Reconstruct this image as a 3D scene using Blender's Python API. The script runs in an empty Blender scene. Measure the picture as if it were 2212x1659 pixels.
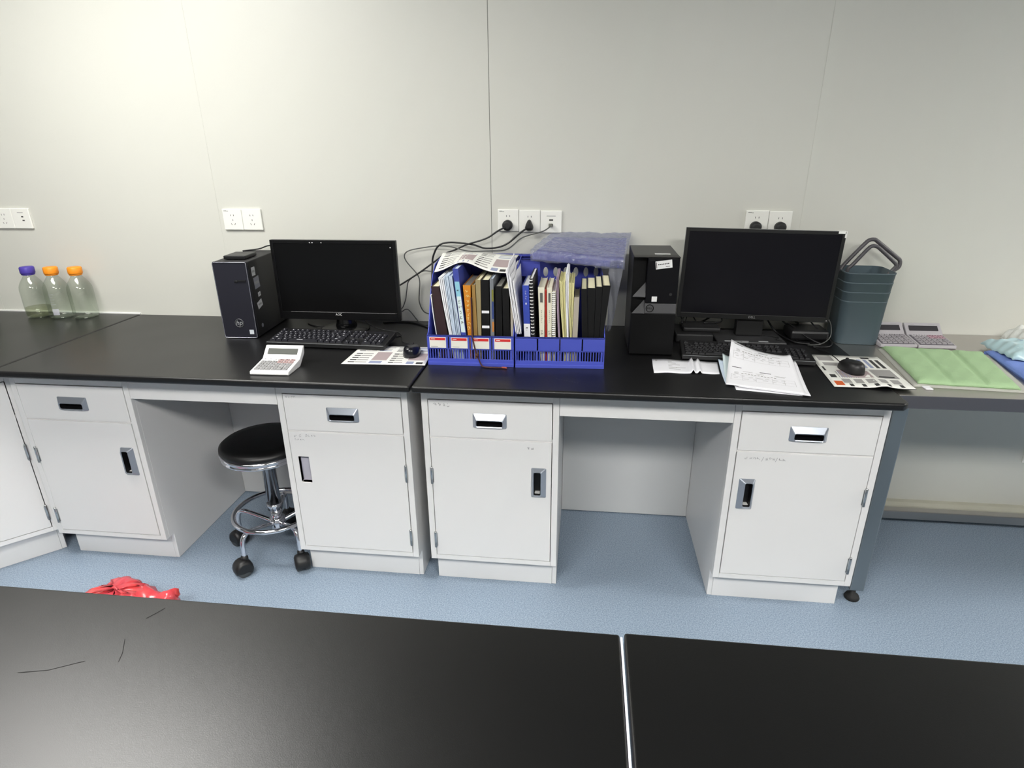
import bpy, math, random
from mathutils import Vector, Matrix, Euler
PI=math.pi; R=math.radians
COL=bpy.context.scene.collection
H=0.84      # worktop height
TS=0.835    # steel table height

# ------------------------------------------------------------------ materials
def lin(c):
    return tuple(((x/255)/12.92 if x/255<=.04045 else ((x/255+.055)/1.055)**2.4) for x in c)
MATS={}
def mat(name,rgb,rough=.5,metal=0,spec=.5,bump=0,bscale=200,var=0,vscale=8,trans=0,coat=0,alpha=1,emit=0,rvar=0):
    if name in MATS: return MATS[name]
    m=bpy.data.materials.new(name); m.use_nodes=True; nt=m.node_tree; b=nt.nodes['Principled BSDF']
    c=lin(rgb)+(1,)
    b.inputs['Base Color'].default_value=c
    b.inputs['Roughness'].default_value=rough; b.inputs['Metallic'].default_value=metal
    b.inputs['Specular IOR Level'].default_value=spec; b.inputs['Transmission Weight'].default_value=trans
    b.inputs['Coat Weight'].default_value=coat
    if emit: b.inputs['Emission Color'].default_value=c; b.inputs['Emission Strength'].default_value=emit
    tc=nt.nodes.new('ShaderNodeTexCoord')
    n=nt.nodes.new('ShaderNodeTexNoise'); n.inputs['Scale'].default_value=vscale; n.inputs['Detail'].default_value=6
    nt.links.new(tc.outputs['Object'],n.inputs['Vector'])
    mx=nt.nodes.new('ShaderNodeMix'); mx.data_type='RGBA'
    v=max(var,.01)
    mx.inputs[6].default_value=tuple(x*(1-v) for x in c[:3])+(1,); mx.inputs[7].default_value=tuple(min(1,x*(1+v)) for x in c[:3])+(1,)
    nt.links.new(n.outputs['Fac'],mx.inputs[0]); nt.links.new(mx.outputs[2],b.inputs['Base Color'])
    if rvar:
        mr=nt.nodes.new('ShaderNodeMapRange'); mr.inputs[3].default_value=rough-rvar; mr.inputs[4].default_value=rough+rvar
        nt.links.new(n.outputs['Fac'],mr.inputs[0]); nt.links.new(mr.outputs[0],b.inputs['Roughness'])
    if bump:
        n2=nt.nodes.new('ShaderNodeTexNoise'); n2.inputs['Scale'].default_value=bscale; n2.inputs['Detail'].default_value=3
        nt.links.new(tc.outputs['Object'],n2.inputs['Vector'])
        bp=nt.nodes.new('ShaderNodeBump'); bp.inputs['Strength'].default_value=bump; bp.inputs['Distance'].default_value=.002
        nt.links.new(n2.outputs['Fac'],bp.inputs['Height']); nt.links.new(bp.outputs['Normal'],b.inputs['Normal'])
    MATS[name]=m; return m
def film(name,tint,gl=.05,rough=.05,gmax=.5,dif=0,difc=(230,230,240),bump=0,bscale=30):
    """thin clear glass or plastic film: see-through with a fresnel sheen"""
    if name in MATS: return MATS[name]
    m=bpy.data.materials.new(name); m.use_nodes=True; nt=m.node_tree; nt.nodes.clear()
    out=nt.nodes.new('ShaderNodeOutputMaterial'); t=nt.nodes.new('ShaderNodeBsdfTransparent'); t.inputs[0].default_value=lin(tint)+(1,)
    g=nt.nodes.new('ShaderNodeBsdfGlossy'); g.inputs['Roughness'].default_value=rough
    lw=nt.nodes.new('ShaderNodeLayerWeight'); lw.inputs['Blend'].default_value=.5
    pw=nt.nodes.new('ShaderNodeMath'); pw.operation='POWER'; pw.inputs[1].default_value=3.5; nt.links.new(lw.outputs['Facing'],pw.inputs[0])
    ma=nt.nodes.new('ShaderNodeMath'); ma.operation='MULTIPLY_ADD'; ma.inputs[1].default_value=gmax; ma.inputs[2].default_value=gl; nt.links.new(pw.outputs[0],ma.inputs[0])
    mx=nt.nodes.new('ShaderNodeMixShader'); nt.links.new(ma.outputs[0],mx.inputs[0]); nt.links.new(t.outputs[0],mx.inputs[1]); nt.links.new(g.outputs[0],mx.inputs[2])
    last=mx
    if dif:
        d=nt.nodes.new('ShaderNodeBsdfDiffuse'); d.inputs[0].default_value=lin(difc)+(1,)
        m2=nt.nodes.new('ShaderNodeMixShader'); m2.inputs[0].default_value=dif
        nt.links.new(mx.outputs[0],m2.inputs[1]); nt.links.new(d.outputs[0],m2.inputs[2]); last=m2
    if bump:
        tc=nt.nodes.new('ShaderNodeTexCoord'); n=nt.nodes.new('ShaderNodeTexNoise'); n.inputs['Scale'].default_value=bscale; n.inputs['Detail'].default_value=4; n.inputs['Distortion'].default_value=1.5
        nt.links.new(tc.outputs['Object'],n.inputs['Vector']); bp=nt.nodes.new('ShaderNodeBump'); bp.inputs['Strength'].default_value=bump; bp.inputs['Distance'].default_value=.01
        nt.links.new(n.outputs['Fac'],bp.inputs['Height']); nt.links.new(bp.outputs[0],g.inputs['Normal']); nt.links.new(bp.outputs[0],lw.inputs['Normal'])
    nt.links.new(last.outputs[0],out.inputs[0]); MATS[name]=m; return m

def floor_mat():
    m=bpy.data.materials.new('blue_vinyl'); m.use_nodes=True; nt=m.node_tree; b=nt.nodes['Principled BSDF']
    tc=nt.nodes.new('ShaderNodeTexCoord')
    n=nt.nodes.new('ShaderNodeTexNoise'); n.inputs['Scale'].default_value=240; n.inputs['Detail'].default_value=5; n.inputs['Roughness'].default_value=.8
    nt.links.new(tc.outputs['Object'],n.inputs['Vector'])
    cr=nt.nodes.new('ShaderNodeValToRGB'); e=cr.color_ramp.elements
    e[0].position=.40; e[0].color=lin((106,124,142))+(1,); e[1].position=.60; e[1].color=lin((160,174,190))+(1,)
    nt.links.new(n.outputs['Fac'],cr.inputs[0]); nt.links.new(cr.outputs[0],b.inputs['Base Color'])
    n3=nt.nodes.new('ShaderNodeTexNoise'); n3.inputs['Scale'].default_value=1.6; n3.inputs['Detail'].default_value=2
    nt.links.new(tc.outputs['Object'],n3.inputs['Vector'])
    bp=nt.nodes.new('ShaderNodeBump'); bp.inputs['Strength'].default_value=.6; bp.inputs['Distance'].default_value=.02
    nt.links.new(n3.outputs['Fac'],bp.inputs['Height']); nt.links.new(bp.outputs[0],b.inputs['Normal'])
    b.inputs['Roughness'].default_value=.42; b.inputs['Specular IOR Level'].default_value=.5
    return m

WALL=mat('wall_panel_paint',(207,207,199),.42,spec=.5,bump=.05,bscale=500)
GROOVE=mat('panel_joint',(120,122,116),.6)
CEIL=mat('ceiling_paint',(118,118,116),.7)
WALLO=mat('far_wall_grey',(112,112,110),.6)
FLOOR=floor_mat()
CAB=mat('white_powder_coat',(226,225,224),.36,bump=.04,bscale=700)
CABIN=mat('cabinet_inside_grey',(150,150,150),.5)
TOP=mat('black_phenolic_top',(14,14,15),.34,spec=.5,bump=.10,bscale=900,rvar=.05,vscale=3)
TOPS=mat('black_island_top',(5,5,5),.35,spec=.66,bump=.08,bscale=900,rvar=.02,vscale=3)
SCR=mat('scuff_dark',(24,24,24),.75,spec=.2)
HND=mat('handle_silver_grey',(158,164,174),.28,metal=.55,spec=.6)
BLK=mat('black_plastic',(20,20,22),.4)
BLKM=mat('matte_black_plastic',(26,26,28),.6)
NAVY=mat('dark_navy_plastic',(28,28,38),.45)
SCREEN=mat('dark_lcd_screen',(9,9,10),.30,spec=.3)
SCREEN2=mat('dark_blue_lcd_screen',(10,9,16),.30,spec=.3)
STEEL=mat('brushed_steel',(190,186,182),.34,metal=1,bump=.06,bscale=300)
STEELD=mat('steel_leg_dull',(150,156,158),.4,metal=1)
CHR=mat('chrome',(225,225,230),.1,metal=1)
HNG=mat('hinge_steel',(190,192,192),.25,metal=1)
PLATE=mat('socket_white',(236,236,230),.3,spec=.5)
SLOT=mat('socket_slot_dark',(70,70,68),.6)
GREYM=mat('grey_print',(150,150,150),.6)
PENC=mat('pencil_grey',(150,150,152),.8)
BLUE=mat('blue_plastic',(72,84,184),.38,spec=.5)
BLUED=mat('deep_blue_plastic',(62,70,158),.42)
WHITE=mat('white_plastic',(236,236,234),.35)
PAPER=mat('white_paper',(232,232,236),.8,bump=.05,bscale=60)
PAPB=mat('bluish_paper',(196,210,226),.8,bump=.05,bscale=60)
INK=mat('print_ink_dark',(50,50,50),.8); INKG=mat('print_ink_grey',(150,148,146),.8); INKP=mat('print_pinkish_grey',(165,150,150),.8)
INKR=mat('print_orange_red',(196,84,30),.8); INKB=mat('print_blue_grey',(140,148,175),.8)
PADW=mat('mouse_pad_white',(226,226,220),.75); PADB=mat('mouse_pad_rubber',(22,22,22),.8)
REDS=mat('label_red',(205,40,40),.6)
LEATH=mat('brown_leather',(66,34,34),.6); REDTIP=mat('cord_red_end',(150,70,60),.7)
CREAM=mat('cream_page_edge',(226,220,188),.8,var=.06,vscale=400)
GLASS=film('clear_glass',(243,246,242),gl=.06,rough=.03,gmax=.6)
BUCK=mat('slate_blue_plastic',(72,86,93),.55)
GRYC=mat('calculator_grey',(176,172,176),.4)
LCD=mat('calculator_lcd',(92,94,90),.7,spec=.1); LCDD=mat('calculator_lcd_dark',(56,54,58),.6,spec=.15)
RUB=mat('black_rubber',(24,24,24),.7)

# ------------------------------------------------------------------ mesh building
class MB:
    def __init__(s): s.v=[];s.f=[];s.m=[];s.s=[]
    def add(s,vs,fs,m=0,sm=False):
        o=len(s.v); s.v+=[Vector(v) for v in vs]
        for f in fs: s.f.append([i+o for i in f]); s.m.append(m); s.s.append(sm)
        return s
    def hexa(s,p,m=0):   # p: 4 bottom (ccw), 4 top
        return s.add(p,[(3,2,1,0),(4,5,6,7),(0,1,5,4),(1,2,6,5),(2,3,7,6),(3,0,4,7)],m)
    def box(s,x0,x1,y0,y1,z0,z1,m=0):
        return s.hexa([(x0,y0,z0),(x1,y0,z0),(x1,y1,z0),(x0,y1,z0),(x0,y0,z1),(x1,y0,z1),(x1,y1,z1),(x0,y1,z1)],m)
    def loft(s,loops,m=0,sm=True,c0=True,c1=True,closed=False):
        n=len(loops[0]); vs=[p for l in loops for p in l]; fs=[]
        k=len(loops)
        for i in range(k if closed else k-1):
            a=i*n; b=((i+1)%k)*n
            for j in range(n):
                fs.append((a+j,a+(j+1)%n,b+(j+1)%n,b+j))
        s.add(vs,fs,m,sm)
        o=len(s.v)-len(vs)
        if not closed:
            if c0: s.f.append([o+i for i in range(n)][::-1]); s.m.append(m); s.s.append(False)
            if c1: s.f.append([o+(k-1)*n+i for i in range(n)]); s.m.append(m); s.s.append(False)
        return s
    def lathe(s,prof,cx=0,cy=0,n=32,m=0,sm=True,M=None,c0=True,c1=True,closed=False):
        L=[]
        for r,z in prof:
            l=[Vector((cx+r*math.cos(2*PI*i/n),cy+r*math.sin(2*PI*i/n),z)) for i in range(n)]
            if M: l=[M@p for p in l]
            L.append(l)
        return s.loft(L,m,sm,c0,c1,closed)
    def tube(s,pts,r,n=8,m=0,smooth=True,closed=False,sub=6,rad=None):
        P=[Vector(p) for p in pts]
        if smooth: P=catmull(P,sub,closed)
        L=[];prev=None;k=len(P)
        for i,p in enumerate(P):
            if closed: d=(P[(i+1)%k]-P[i-1])
            else: d=(P[min(i+1,k-1)]-P[max(i-1,0)])
            d=d.normalized() if d.length>1e-9 else Vector((0,0,1))
            if prev is None:
                a=Vector((0,0,1)) if abs(d.z)<.9 else Vector((1,0,0)); x=d.cross(a).normalized()
            else: x=(prev-d*prev.dot(d)).normalized()
            prev=x; y=d.cross(x)
            rr=r if rad is None else rad(i/(k-1))
            L.append([p+(x*math.cos(2*PI*j/n)+y*math.sin(2*PI*j/n))*rr for j in range(n)])
        return s.loft(L,m,True,closed=closed)
    def prism(s,poly,axis,a,b,m=0,sm=False):
        def P(p,t):
            return {'x':(t,p[0],p[1]),'y':(p[0],t,p[1]),'z':(p[0],p[1],t)}[axis]
        return s.loft([[P(p,a) for p in poly],[P(p,b) for p in poly]],m,sm)
    def sheet(s,S,nu,nv,th=.0008,m=0,sm=True,mb=None):
        g=[[Vector(S(i/nu,j/nv)) for i in range(nu+1)] for j in range(nv+1)]
        W=nu+1;vs=[];bs=[]
        for j in range(nv+1):
            for i in range(nu+1):
                du=g[j][min(i+1,nu)]-g[j][max(i-1,0)]; dv=g[min(j+1,nv)][i]-g[max(j-1,0)][i]
                n=du.cross(dv); n=n.normalized() if n.length>1e-12 else Vector((0,0,1))
                vs.append(g[j][i]); bs.append(g[j][i]-n*th)
        N=len(vs); f=[];fb=[];fe=[]
        for j in range(nv):
            for i in range(nu):
                a=j*W+i; f.append((a,a+1,a+W+1,a+W)); fb.append((N+a+W,N+a+W+1,N+a+1,N+a))
        for i in range(nu):
            fe.append((i,N+i,N+i+1,i+1)); a=nv*W+i; fe.append((a+1,N+a+1,N+a,a))
        for j in range(nv):
            a=j*W; fe.append((a+W,N+a+W,N+a,a)); a=j*W+nu; fe.append((a,N+a,N+a+W,a+W))
        o=len(s.v); s.v+=vs+bs
        for ff,mm in ((f,m),(fb,m if mb is None else mb),(fe,m if mb is None else mb)):
            for q in ff: s.f.append([o+k for k in q]); s.m.append(mm); s.s.append(sm and ff is not fe)
        return s
    def patch(s,S,u0,u1,v0,v1,off,m,nu=4,nv=2):
        g=[]
        for j in range(nv+1):
            for i in range(nu+1):
                u=u0+(u1-u0)*i/nu; v=v0+(v1-v0)*j/nv; e=.004
                p=Vector(S(u,v)); n=(Vector(S(min(u+e,1),v))-Vector(S(max(u-e,0),v))).cross(Vector(S(u,min(v+e,1)))-Vector(S(u,max(v-e,0))))
                g.append(p+(n.normalized() if n.length>0 else Vector((0,0,1)))*off)
        W=nu+1
        return s.add(g,[(j*W+i,j*W+i+1,(j+1)*W+i+1,(j+1)*W+i) for j in range(nv) for i in range(nu)],m,True)
def catmull(P,sub,closed):
    out=[];k=len(P)
    for i in range(k if closed else k-1):
        if closed: a,b,c,d=P[i-1],P[i],P[(i+1)%k],P[(i+2)%k]
        else: a,b,c,d=P[max(i-1,0)],P[i],P[i+1],P[min(i+2,k-1)]
        for j in range(sub):
            t=j/sub
            out.append(.5*((2*b)+(c-a)*t+(2*a-5*b+4*c-d)*t*t+(3*b-a-3*c+d)*t**3))
    if not closed: out.append(P[-1])
    return out
def rrect(x0,x1,y0,y1,r,z,n=4):
    pts=[]
    for cx,cy,a in ((x1-r,y0+r,-PI/2),(x1-r,y1-r,0),(x0+r,y1-r,PI/2),(x0+r,y0+r,PI)):
        for i in range(n+1):
            t=a+PI/2*i/n; pts.append(Vector((cx+r*math.cos(t),cy+r*math.sin(t),z)))
    return pts

ROOTM={}
def obj(name,mb,mats,parent=None,bev=0,world=True,seg=2,sub=0):
    me=bpy.data.meshes.new(name)
    M=ROOTM.get(parent.name if parent else None)
    vs=mb.v
    if M is not None and world: 
        I=M.inverted(); vs=[I@v for v in vs]
    me.from_pydata([tuple(v) for v in vs],[],mb.f)
    if not isinstance(mats,(list,tuple)): mats=[mats]
    for m in mats: me.materials.append(m)
    for p,mi,sm in zip(me.polygons,mb.m,mb.s): p.material_index=mi; p.use_smooth=sm
    me.validate(); me.update()
    o=bpy.data.objects.new(name,me); COL.objects.link(o)
    if parent:
        o.parent=parent
        if M is not None: ROOTM[o.name]=M
    if bev:
        b=o.modifiers.new('edge','BEVEL'); b.width=bev; b.segments=seg; b.limit_method='ANGLE'; b.angle_limit=R(35)
    if sub:
        q=o.modifiers.new('smooth','SUBSURF'); q.levels=sub; q.render_levels=sub
    return o
def tag(o,label,cat,group=None,kind=None):
    o['label']=label
    if cat: o['category']=cat
    if group: o['group']=group
    if kind: o['kind']=kind
    return o
def thing(name,label,cat,loc=(0,0,0),rz=0,group=None,rot=None):
    o=bpy.data.objects.new(name,None); COL.objects.link(o); o.empty_display_size=.05
    e=Euler(rot if rot else (0,0,rz)); o.location=loc; o.rotation_euler=e
    ROOTM[o.name]=Matrix.Translation(loc)@e.to_matrix().to_4x4()
    return tag(o,label,cat,group)
def struct(name,mb,mats,bev=0,label=None):
    o=obj(name,mb,mats,None,bev); o['kind']='structure'
    if label: o['label']=label
    return o
def single(name,mb,mats,label,cat,group=None,bev=0,kind=None,loc=None,sub=0):
    """a thing that is one mesh, origin at its base"""
    if loc is None:
        xs=[v.x for v in mb.v]; ys=[v.y for v in mb.v]; zs=[v.z for v in mb.v]
        loc=Vector(((min(xs)+max(xs))/2,(min(ys)+max(ys))/2,min(zs)))
    loc=Vector(loc); mb.v=[v-loc for v in mb.v]
    o=obj(name,mb,mats,None,bev,sub=sub); o.location=loc
    return tag(o,label,cat,group,kind)
def text(name,s,size,m,parent,org,right,up,ext=.0002,align='CENTER',shear=0,world=True):
    c=bpy.data.curves.new('t','FONT'); c.body=s; c.size=size; c.extrude=ext; c.align_x=align; c.align_y='CENTER'; c.shear=shear; c.resolution_u=2
    t=bpy.data.objects.new('t',c); COL.objects.link(t)
    dg=bpy.context.evaluated_depsgraph_get(); dg.update()
    me=bpy.data.meshes.new_from_object(t.evaluated_get(dg)); bpy.data.objects.remove(t); bpy.data.curves.remove(c)
    r=Vector(right).normalized(); u=Vector(up).normalized(); n=r.cross(u)
    M=Matrix(((r.x,u.x,n.x,org[0]),(r.y,u.y,n.y,org[1]),(r.z,u.z,n.z,org[2]),(0,0,0,1)))
    if world and parent.name in ROOTM: M=ROOTM[parent.name].inverted()@M
    me.transform(M); me.materials.clear(); me.materials.append(m)
    o=bpy.data.objects.new(name,me); COL.objects.link(o); o.parent=parent
    if parent.name in ROOTM: ROOTM[o.name]=ROOTM[parent.name]
    return o
def strokes(mb,seed,x,z,n,size,y,pitch=1.15,vertical=False,w=None,m=0,X=None):
    """small hand-drawn marks on a plane facing -Y; X maps (x,z)->x for leaning spines"""
    rnd=random.Random(seed); w=w or size*.09
    for k in range(n):
        ox=x+(0 if vertical else k*size*pitch); oz=z-(k*size*pitch if vertical else 0)
        for q in range(rnd.choice((4,5,6))):
            t=rnd.random()
            if t<.45: a=(ox+rnd.uniform(.05,.3)*size,oz-rnd.uniform(.05,.95)*size); b=(a[0]+rnd.uniform(.3,.6)*size,a[1]+rnd.uniform(-.02,.1)*size)
            elif t<.8: a=(ox+rnd.uniform(.1,.9)*size,oz-rnd.uniform(0,.4)*size); b=(a[0]+rnd.uniform(-.06,.06)*size,a[1]-rnd.uniform(.3,.6)*size)
            else: a=(ox+rnd.uniform(.3,.8)*size,oz-rnd.uniform(.1,.5)*size); b=(a[0]+rnd.choice((-.3,.3))*size,a[1]-rnd.uniform(.3,.45)*size)
            line(mb,a,b,w,y,m,X)
    return mb
def line(mb,a,b,w,y,m=0,X=None):
    d=Vector((b[0]-a[0],b[1]-a[1])); L=d.length
    if L<1e-6: return
    n=Vector((-d.y,d.x))/L*w/2
    q=[(a[0]+n.x,a[1]+n.y),(a[0]-n.x,a[1]-n.y),(b[0]-n.x,b[1]-n.y),(b[0]+n.x,b[1]+n.y)]
    mb.add([((X(p[0],p[1]) if X else p[0]),y,p[1]) for p in q],[(0,1,2,3)],m)

# ------------------------------------------------------------------ the room
XL,XR,YB,ZC=-1.95,7.2,-4.9,2.62
m=MB(); js=[-1.365,-.2,.97,2.166,3.36,4.55,5.74,6.93]; ed=[XL]+js+[XR]
for i in range(len(ed)-1):
    g0=.0012 if i else 0; g1=.0012
    m.box(ed[i]+g0,ed[i+1]-g1,0,.05,0,ZC,0)
m.box(XL,XR,.052,.07,0,ZC,1)
for j in js: m.box(j-.0012,j+.0012,.0015 if j in(.97,) else .0008,.052,0,ZC,1 if j==.97 else 0)
struct('wall_back',m,[WALL,GROOVE],label='off-white metal panel wall behind the benches')
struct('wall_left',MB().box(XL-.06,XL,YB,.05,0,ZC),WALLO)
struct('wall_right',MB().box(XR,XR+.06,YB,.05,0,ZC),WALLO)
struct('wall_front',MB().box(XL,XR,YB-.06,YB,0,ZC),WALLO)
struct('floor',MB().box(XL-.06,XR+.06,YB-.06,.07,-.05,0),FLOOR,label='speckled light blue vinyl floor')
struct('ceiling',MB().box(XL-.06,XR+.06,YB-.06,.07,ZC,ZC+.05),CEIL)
struct('trim_1',MB().box(XL,-.668,-.006,0,H,H+.006),mat('white_sealant',(240,240,238),.4),label='white sealant line where the left worktop meets the wall')
COVE=mat('cove_beige',(186,184,168),.5)
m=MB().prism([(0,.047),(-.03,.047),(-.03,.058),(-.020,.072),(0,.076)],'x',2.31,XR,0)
m.m=[0]*len(m.f); m.box(2.31,XR,-.037,0,0,.046,1)  # lower skirting coloured dark: the shade behind the rail, painted in
struct('baseboard_back',m,[COVE,mat('skirting_painted_shade',(60,58,52),.6)],bev=.002,label='beige rounded skirting along the wall under the steel table')

# ceiling lamps
LIT=mat('lamp_diffuser',(255,252,246),.5,emit=1)
def lamp(x,y,w,d,strength,label):
    t=thing('ceiling_light',label,'ceiling light',(x,y,ZC-.02),0,'recessed panel lights in the ceiling')
    m=MB(); 
    for a in ((-w/2-.02,-w/2,-d/2-.02,d/2+.02),(w/2,w/2+.02,-d/2-.02,d/2+.02),(-w/2,w/2,-d/2-.02,-d/2),(-w/2,w/2,d/2,d/2+.02)): m.box(a[0],a[1],a[2],a[3],-.005,.02)
    obj('frame',m,WHITE,t,world=False)
    k='lamp_diffuser_%g'%strength
    mm=mat(k,(255,253,248),.5,emit=strength)
    o=obj('diffuser',MB().box(-w/2,w/2,-d/2,d/2,.0,.012),mm,t,world=False)
lamp(-.42,-1.12,1.15,.6,20.5,'bright ceiling panel light nearest the left part of the back wall')
lamp(.45,-3.25,1.2,.6,33,'wide ceiling panel light behind the camera, left one of two')
lamp(5.3,-1.2,1.2,.6,40,'wide ceiling panel light beyond the right edge of the picture')
lamp(2.45,-3.25,1.2,.6,33,'wide ceiling panel light behind the camera, right one of two')

# ------------------------------------------------------------------ worktops
def worktop(name,poly,z1,th,label,m=TOP,front_r=.008):
    mb=MB().prism(poly,'z',z1-th,z1)
    o=single(name,mb,[m],label,'worktop',bev=front_r); o.modifiers[0].segments=4
    return o
YF=-.774
worktop('worktop',[(XL+.002,-1.9),(-1.22,-1.9),(-1.22,-1.30),(-.70,YF),(-.668,YF),(-.668,-.001),(XL+.002,-.001)][::1],H,.024,'black corner worktop at the far left, carrying the glass bottles')
worktop('worktop',[(-.6645,YF),(.8135,YF),(.8135,-.001),(-.6645,-.001)],H,.024,'black worktop with rounded front edge under the left computer')
worktop('worktop',[(.8175,YF),(2.285,YF),(2.302,YF+.017),(2.302,-.001),(.8175,-.001)],H,.024,'black worktop with rounded front edge under the blue file boxes and right computer')
WI=worktop('worktop',[(-.09,-2.48),(1.4205,-2.48),(1.4205,-1.758),(-.09,-1.758)],H,.026,'grey-glinting black island worktop in the left foreground',TOPS,.004)
worktop('worktop',[(1.4275,-2.48),(2.94,-2.48),(2.94,-1.754),(1.4275,-1.754)],H,.026,'plain black island worktop in the right foreground',TOPS,.004)
ROOTM[WI.name]=Matrix.Translation(WI.location)
obj('edge_strip',MB().box(1.4215,1.4245,-2.47,-1.762,H-.02,H-.0025),mat('pale_strip',(225,222,230),.3),WI)['label']='thin pale strip in the gap beside the neighbouring worktop'
# scuffs on the left island top
def scuff(pts,w=.0016):
    m=MB()
    for a,b in zip(pts,pts[1:]):
        d=Vector((b[0]-a[0],b[1]-a[1])).normalized()*w/2
        m.add([(a[0]-d.y,a[1]+d.x,H+.0003),(a[0]+d.y,a[1]-d.x,H+.0003),(b[0]+d.y,b[1]-d.x,H+.0003),(b[0]-d.y,b[1]+d.x,H+.0003)],[(0,1,2,3)])
    obj('scratch',m,SCR,WI)
scuff([(.686,-1.781),(.680,-1.792),(.671,-1.806)]); scuff([(.668,-1.850),(.684,-1.876),(.690,-1.892)],.0009); scuff([(.56,-1.926),(.60,-1.917),(.628,-1.902),(.64,-1.896)],.0009)
m=MB();rnd=random.Random(2)
x,y=1.27,-.66
for i in range(9):
    m.add([(x,y,H+.0003),(x+.004,y-.001,H+.0003),(x+.0045,y-.0004,H+.0003),(x+.0005,y+.0006,H+.0003)],[(0,1,2,3)]); x+=.0085; y-=.004
single('hair_strand',m,GREYM,'faint pale hair on the black worktop in front of the blue file boxes','hair')

# ------------------------------------------------------------------ cabinets
def handle(parent,cx,cz,w,h,yf,vertical=False,flip=1):
    """recessed pull: bevelled surround + dark pocket"""
    m=MB()
    def ring(x0,x1,z0,z1,r,y): return [Vector((p.x,y,p.y)) for p in rrect(x0,x1,z0,z1,r,0)]
    x0,x1,z0,z1=cx-w/2,cx+w/2,cz-h/2,cz+h/2
    if not vertical: ix0,ix1,iz0,iz1=x0+.013,x1-.013,z0+.009,z1-.022; rx0,rx1,rz0,rz1=x0+.010,x1-.010,z0+.006,z1-.019
    elif flip>0: ix0,ix1,iz0,iz1=x0+.009,x1-.018,z0+.014,z1-.012; rx0,rx1,rz0,rz1=x0+.006,x1-.015,z0+.010,z1-.010
    else: ix0,ix1,iz0,iz1=x0+.018,x1-.009,z0+.014,z1-.012; rx0,rx1,rz0,rz1=x0+.015,x1-.006,z0+.010,z1-.010
    L=[ring(x0,x1,z0,z1,.004,yf),ring(x0,x1,z0,z1,.004,yf-.002),ring(rx0,rx1,rz0,rz1,.006,yf-.014),ring(ix0,ix1,iz0,iz1,.005,yf-.012),ring(ix0+.001,ix1-.001,iz0+.001,iz1-.001,.005,yf+.018)]
    m.loft(L,0,False,c0=False,c1=False)
    for l in (L[4],): m.add(l,[list(range(len(l)))],1)
    # inside of the pocket is black
    n=len(m.f); k=len(L[0])
    for i in range(3*k,4*k): m.m[i]=1
    m.m[n-1]=1
    return obj('handle',m,[HND,mat('pocket_black',(10,10,14),.5)],parent)
def hole_panel(x0,x1,z0,z1,hx0,hx1,hz0,hz1,y0,y1):
    o=[(x0,z0),(x1,z0),(x1,z1),(x0,z1)]; h=[(hx0,hz0),(hx1,hz0),(hx1,hz1),(hx0,hz1)]
    vs=[(x,y0,z) for x,z in o+h]+[(x,y1,z) for x,z in o+h]; f=[]
    for i in range(4):
        j=(i+1)%4
        f+=[(i,j,4+j,4+i),(8+j,8+i,12+i,12+j),(j,i,8+i,8+j),(4+i,4+j,12+j,12+i)]
    return MB().add(vs,f)
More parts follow.
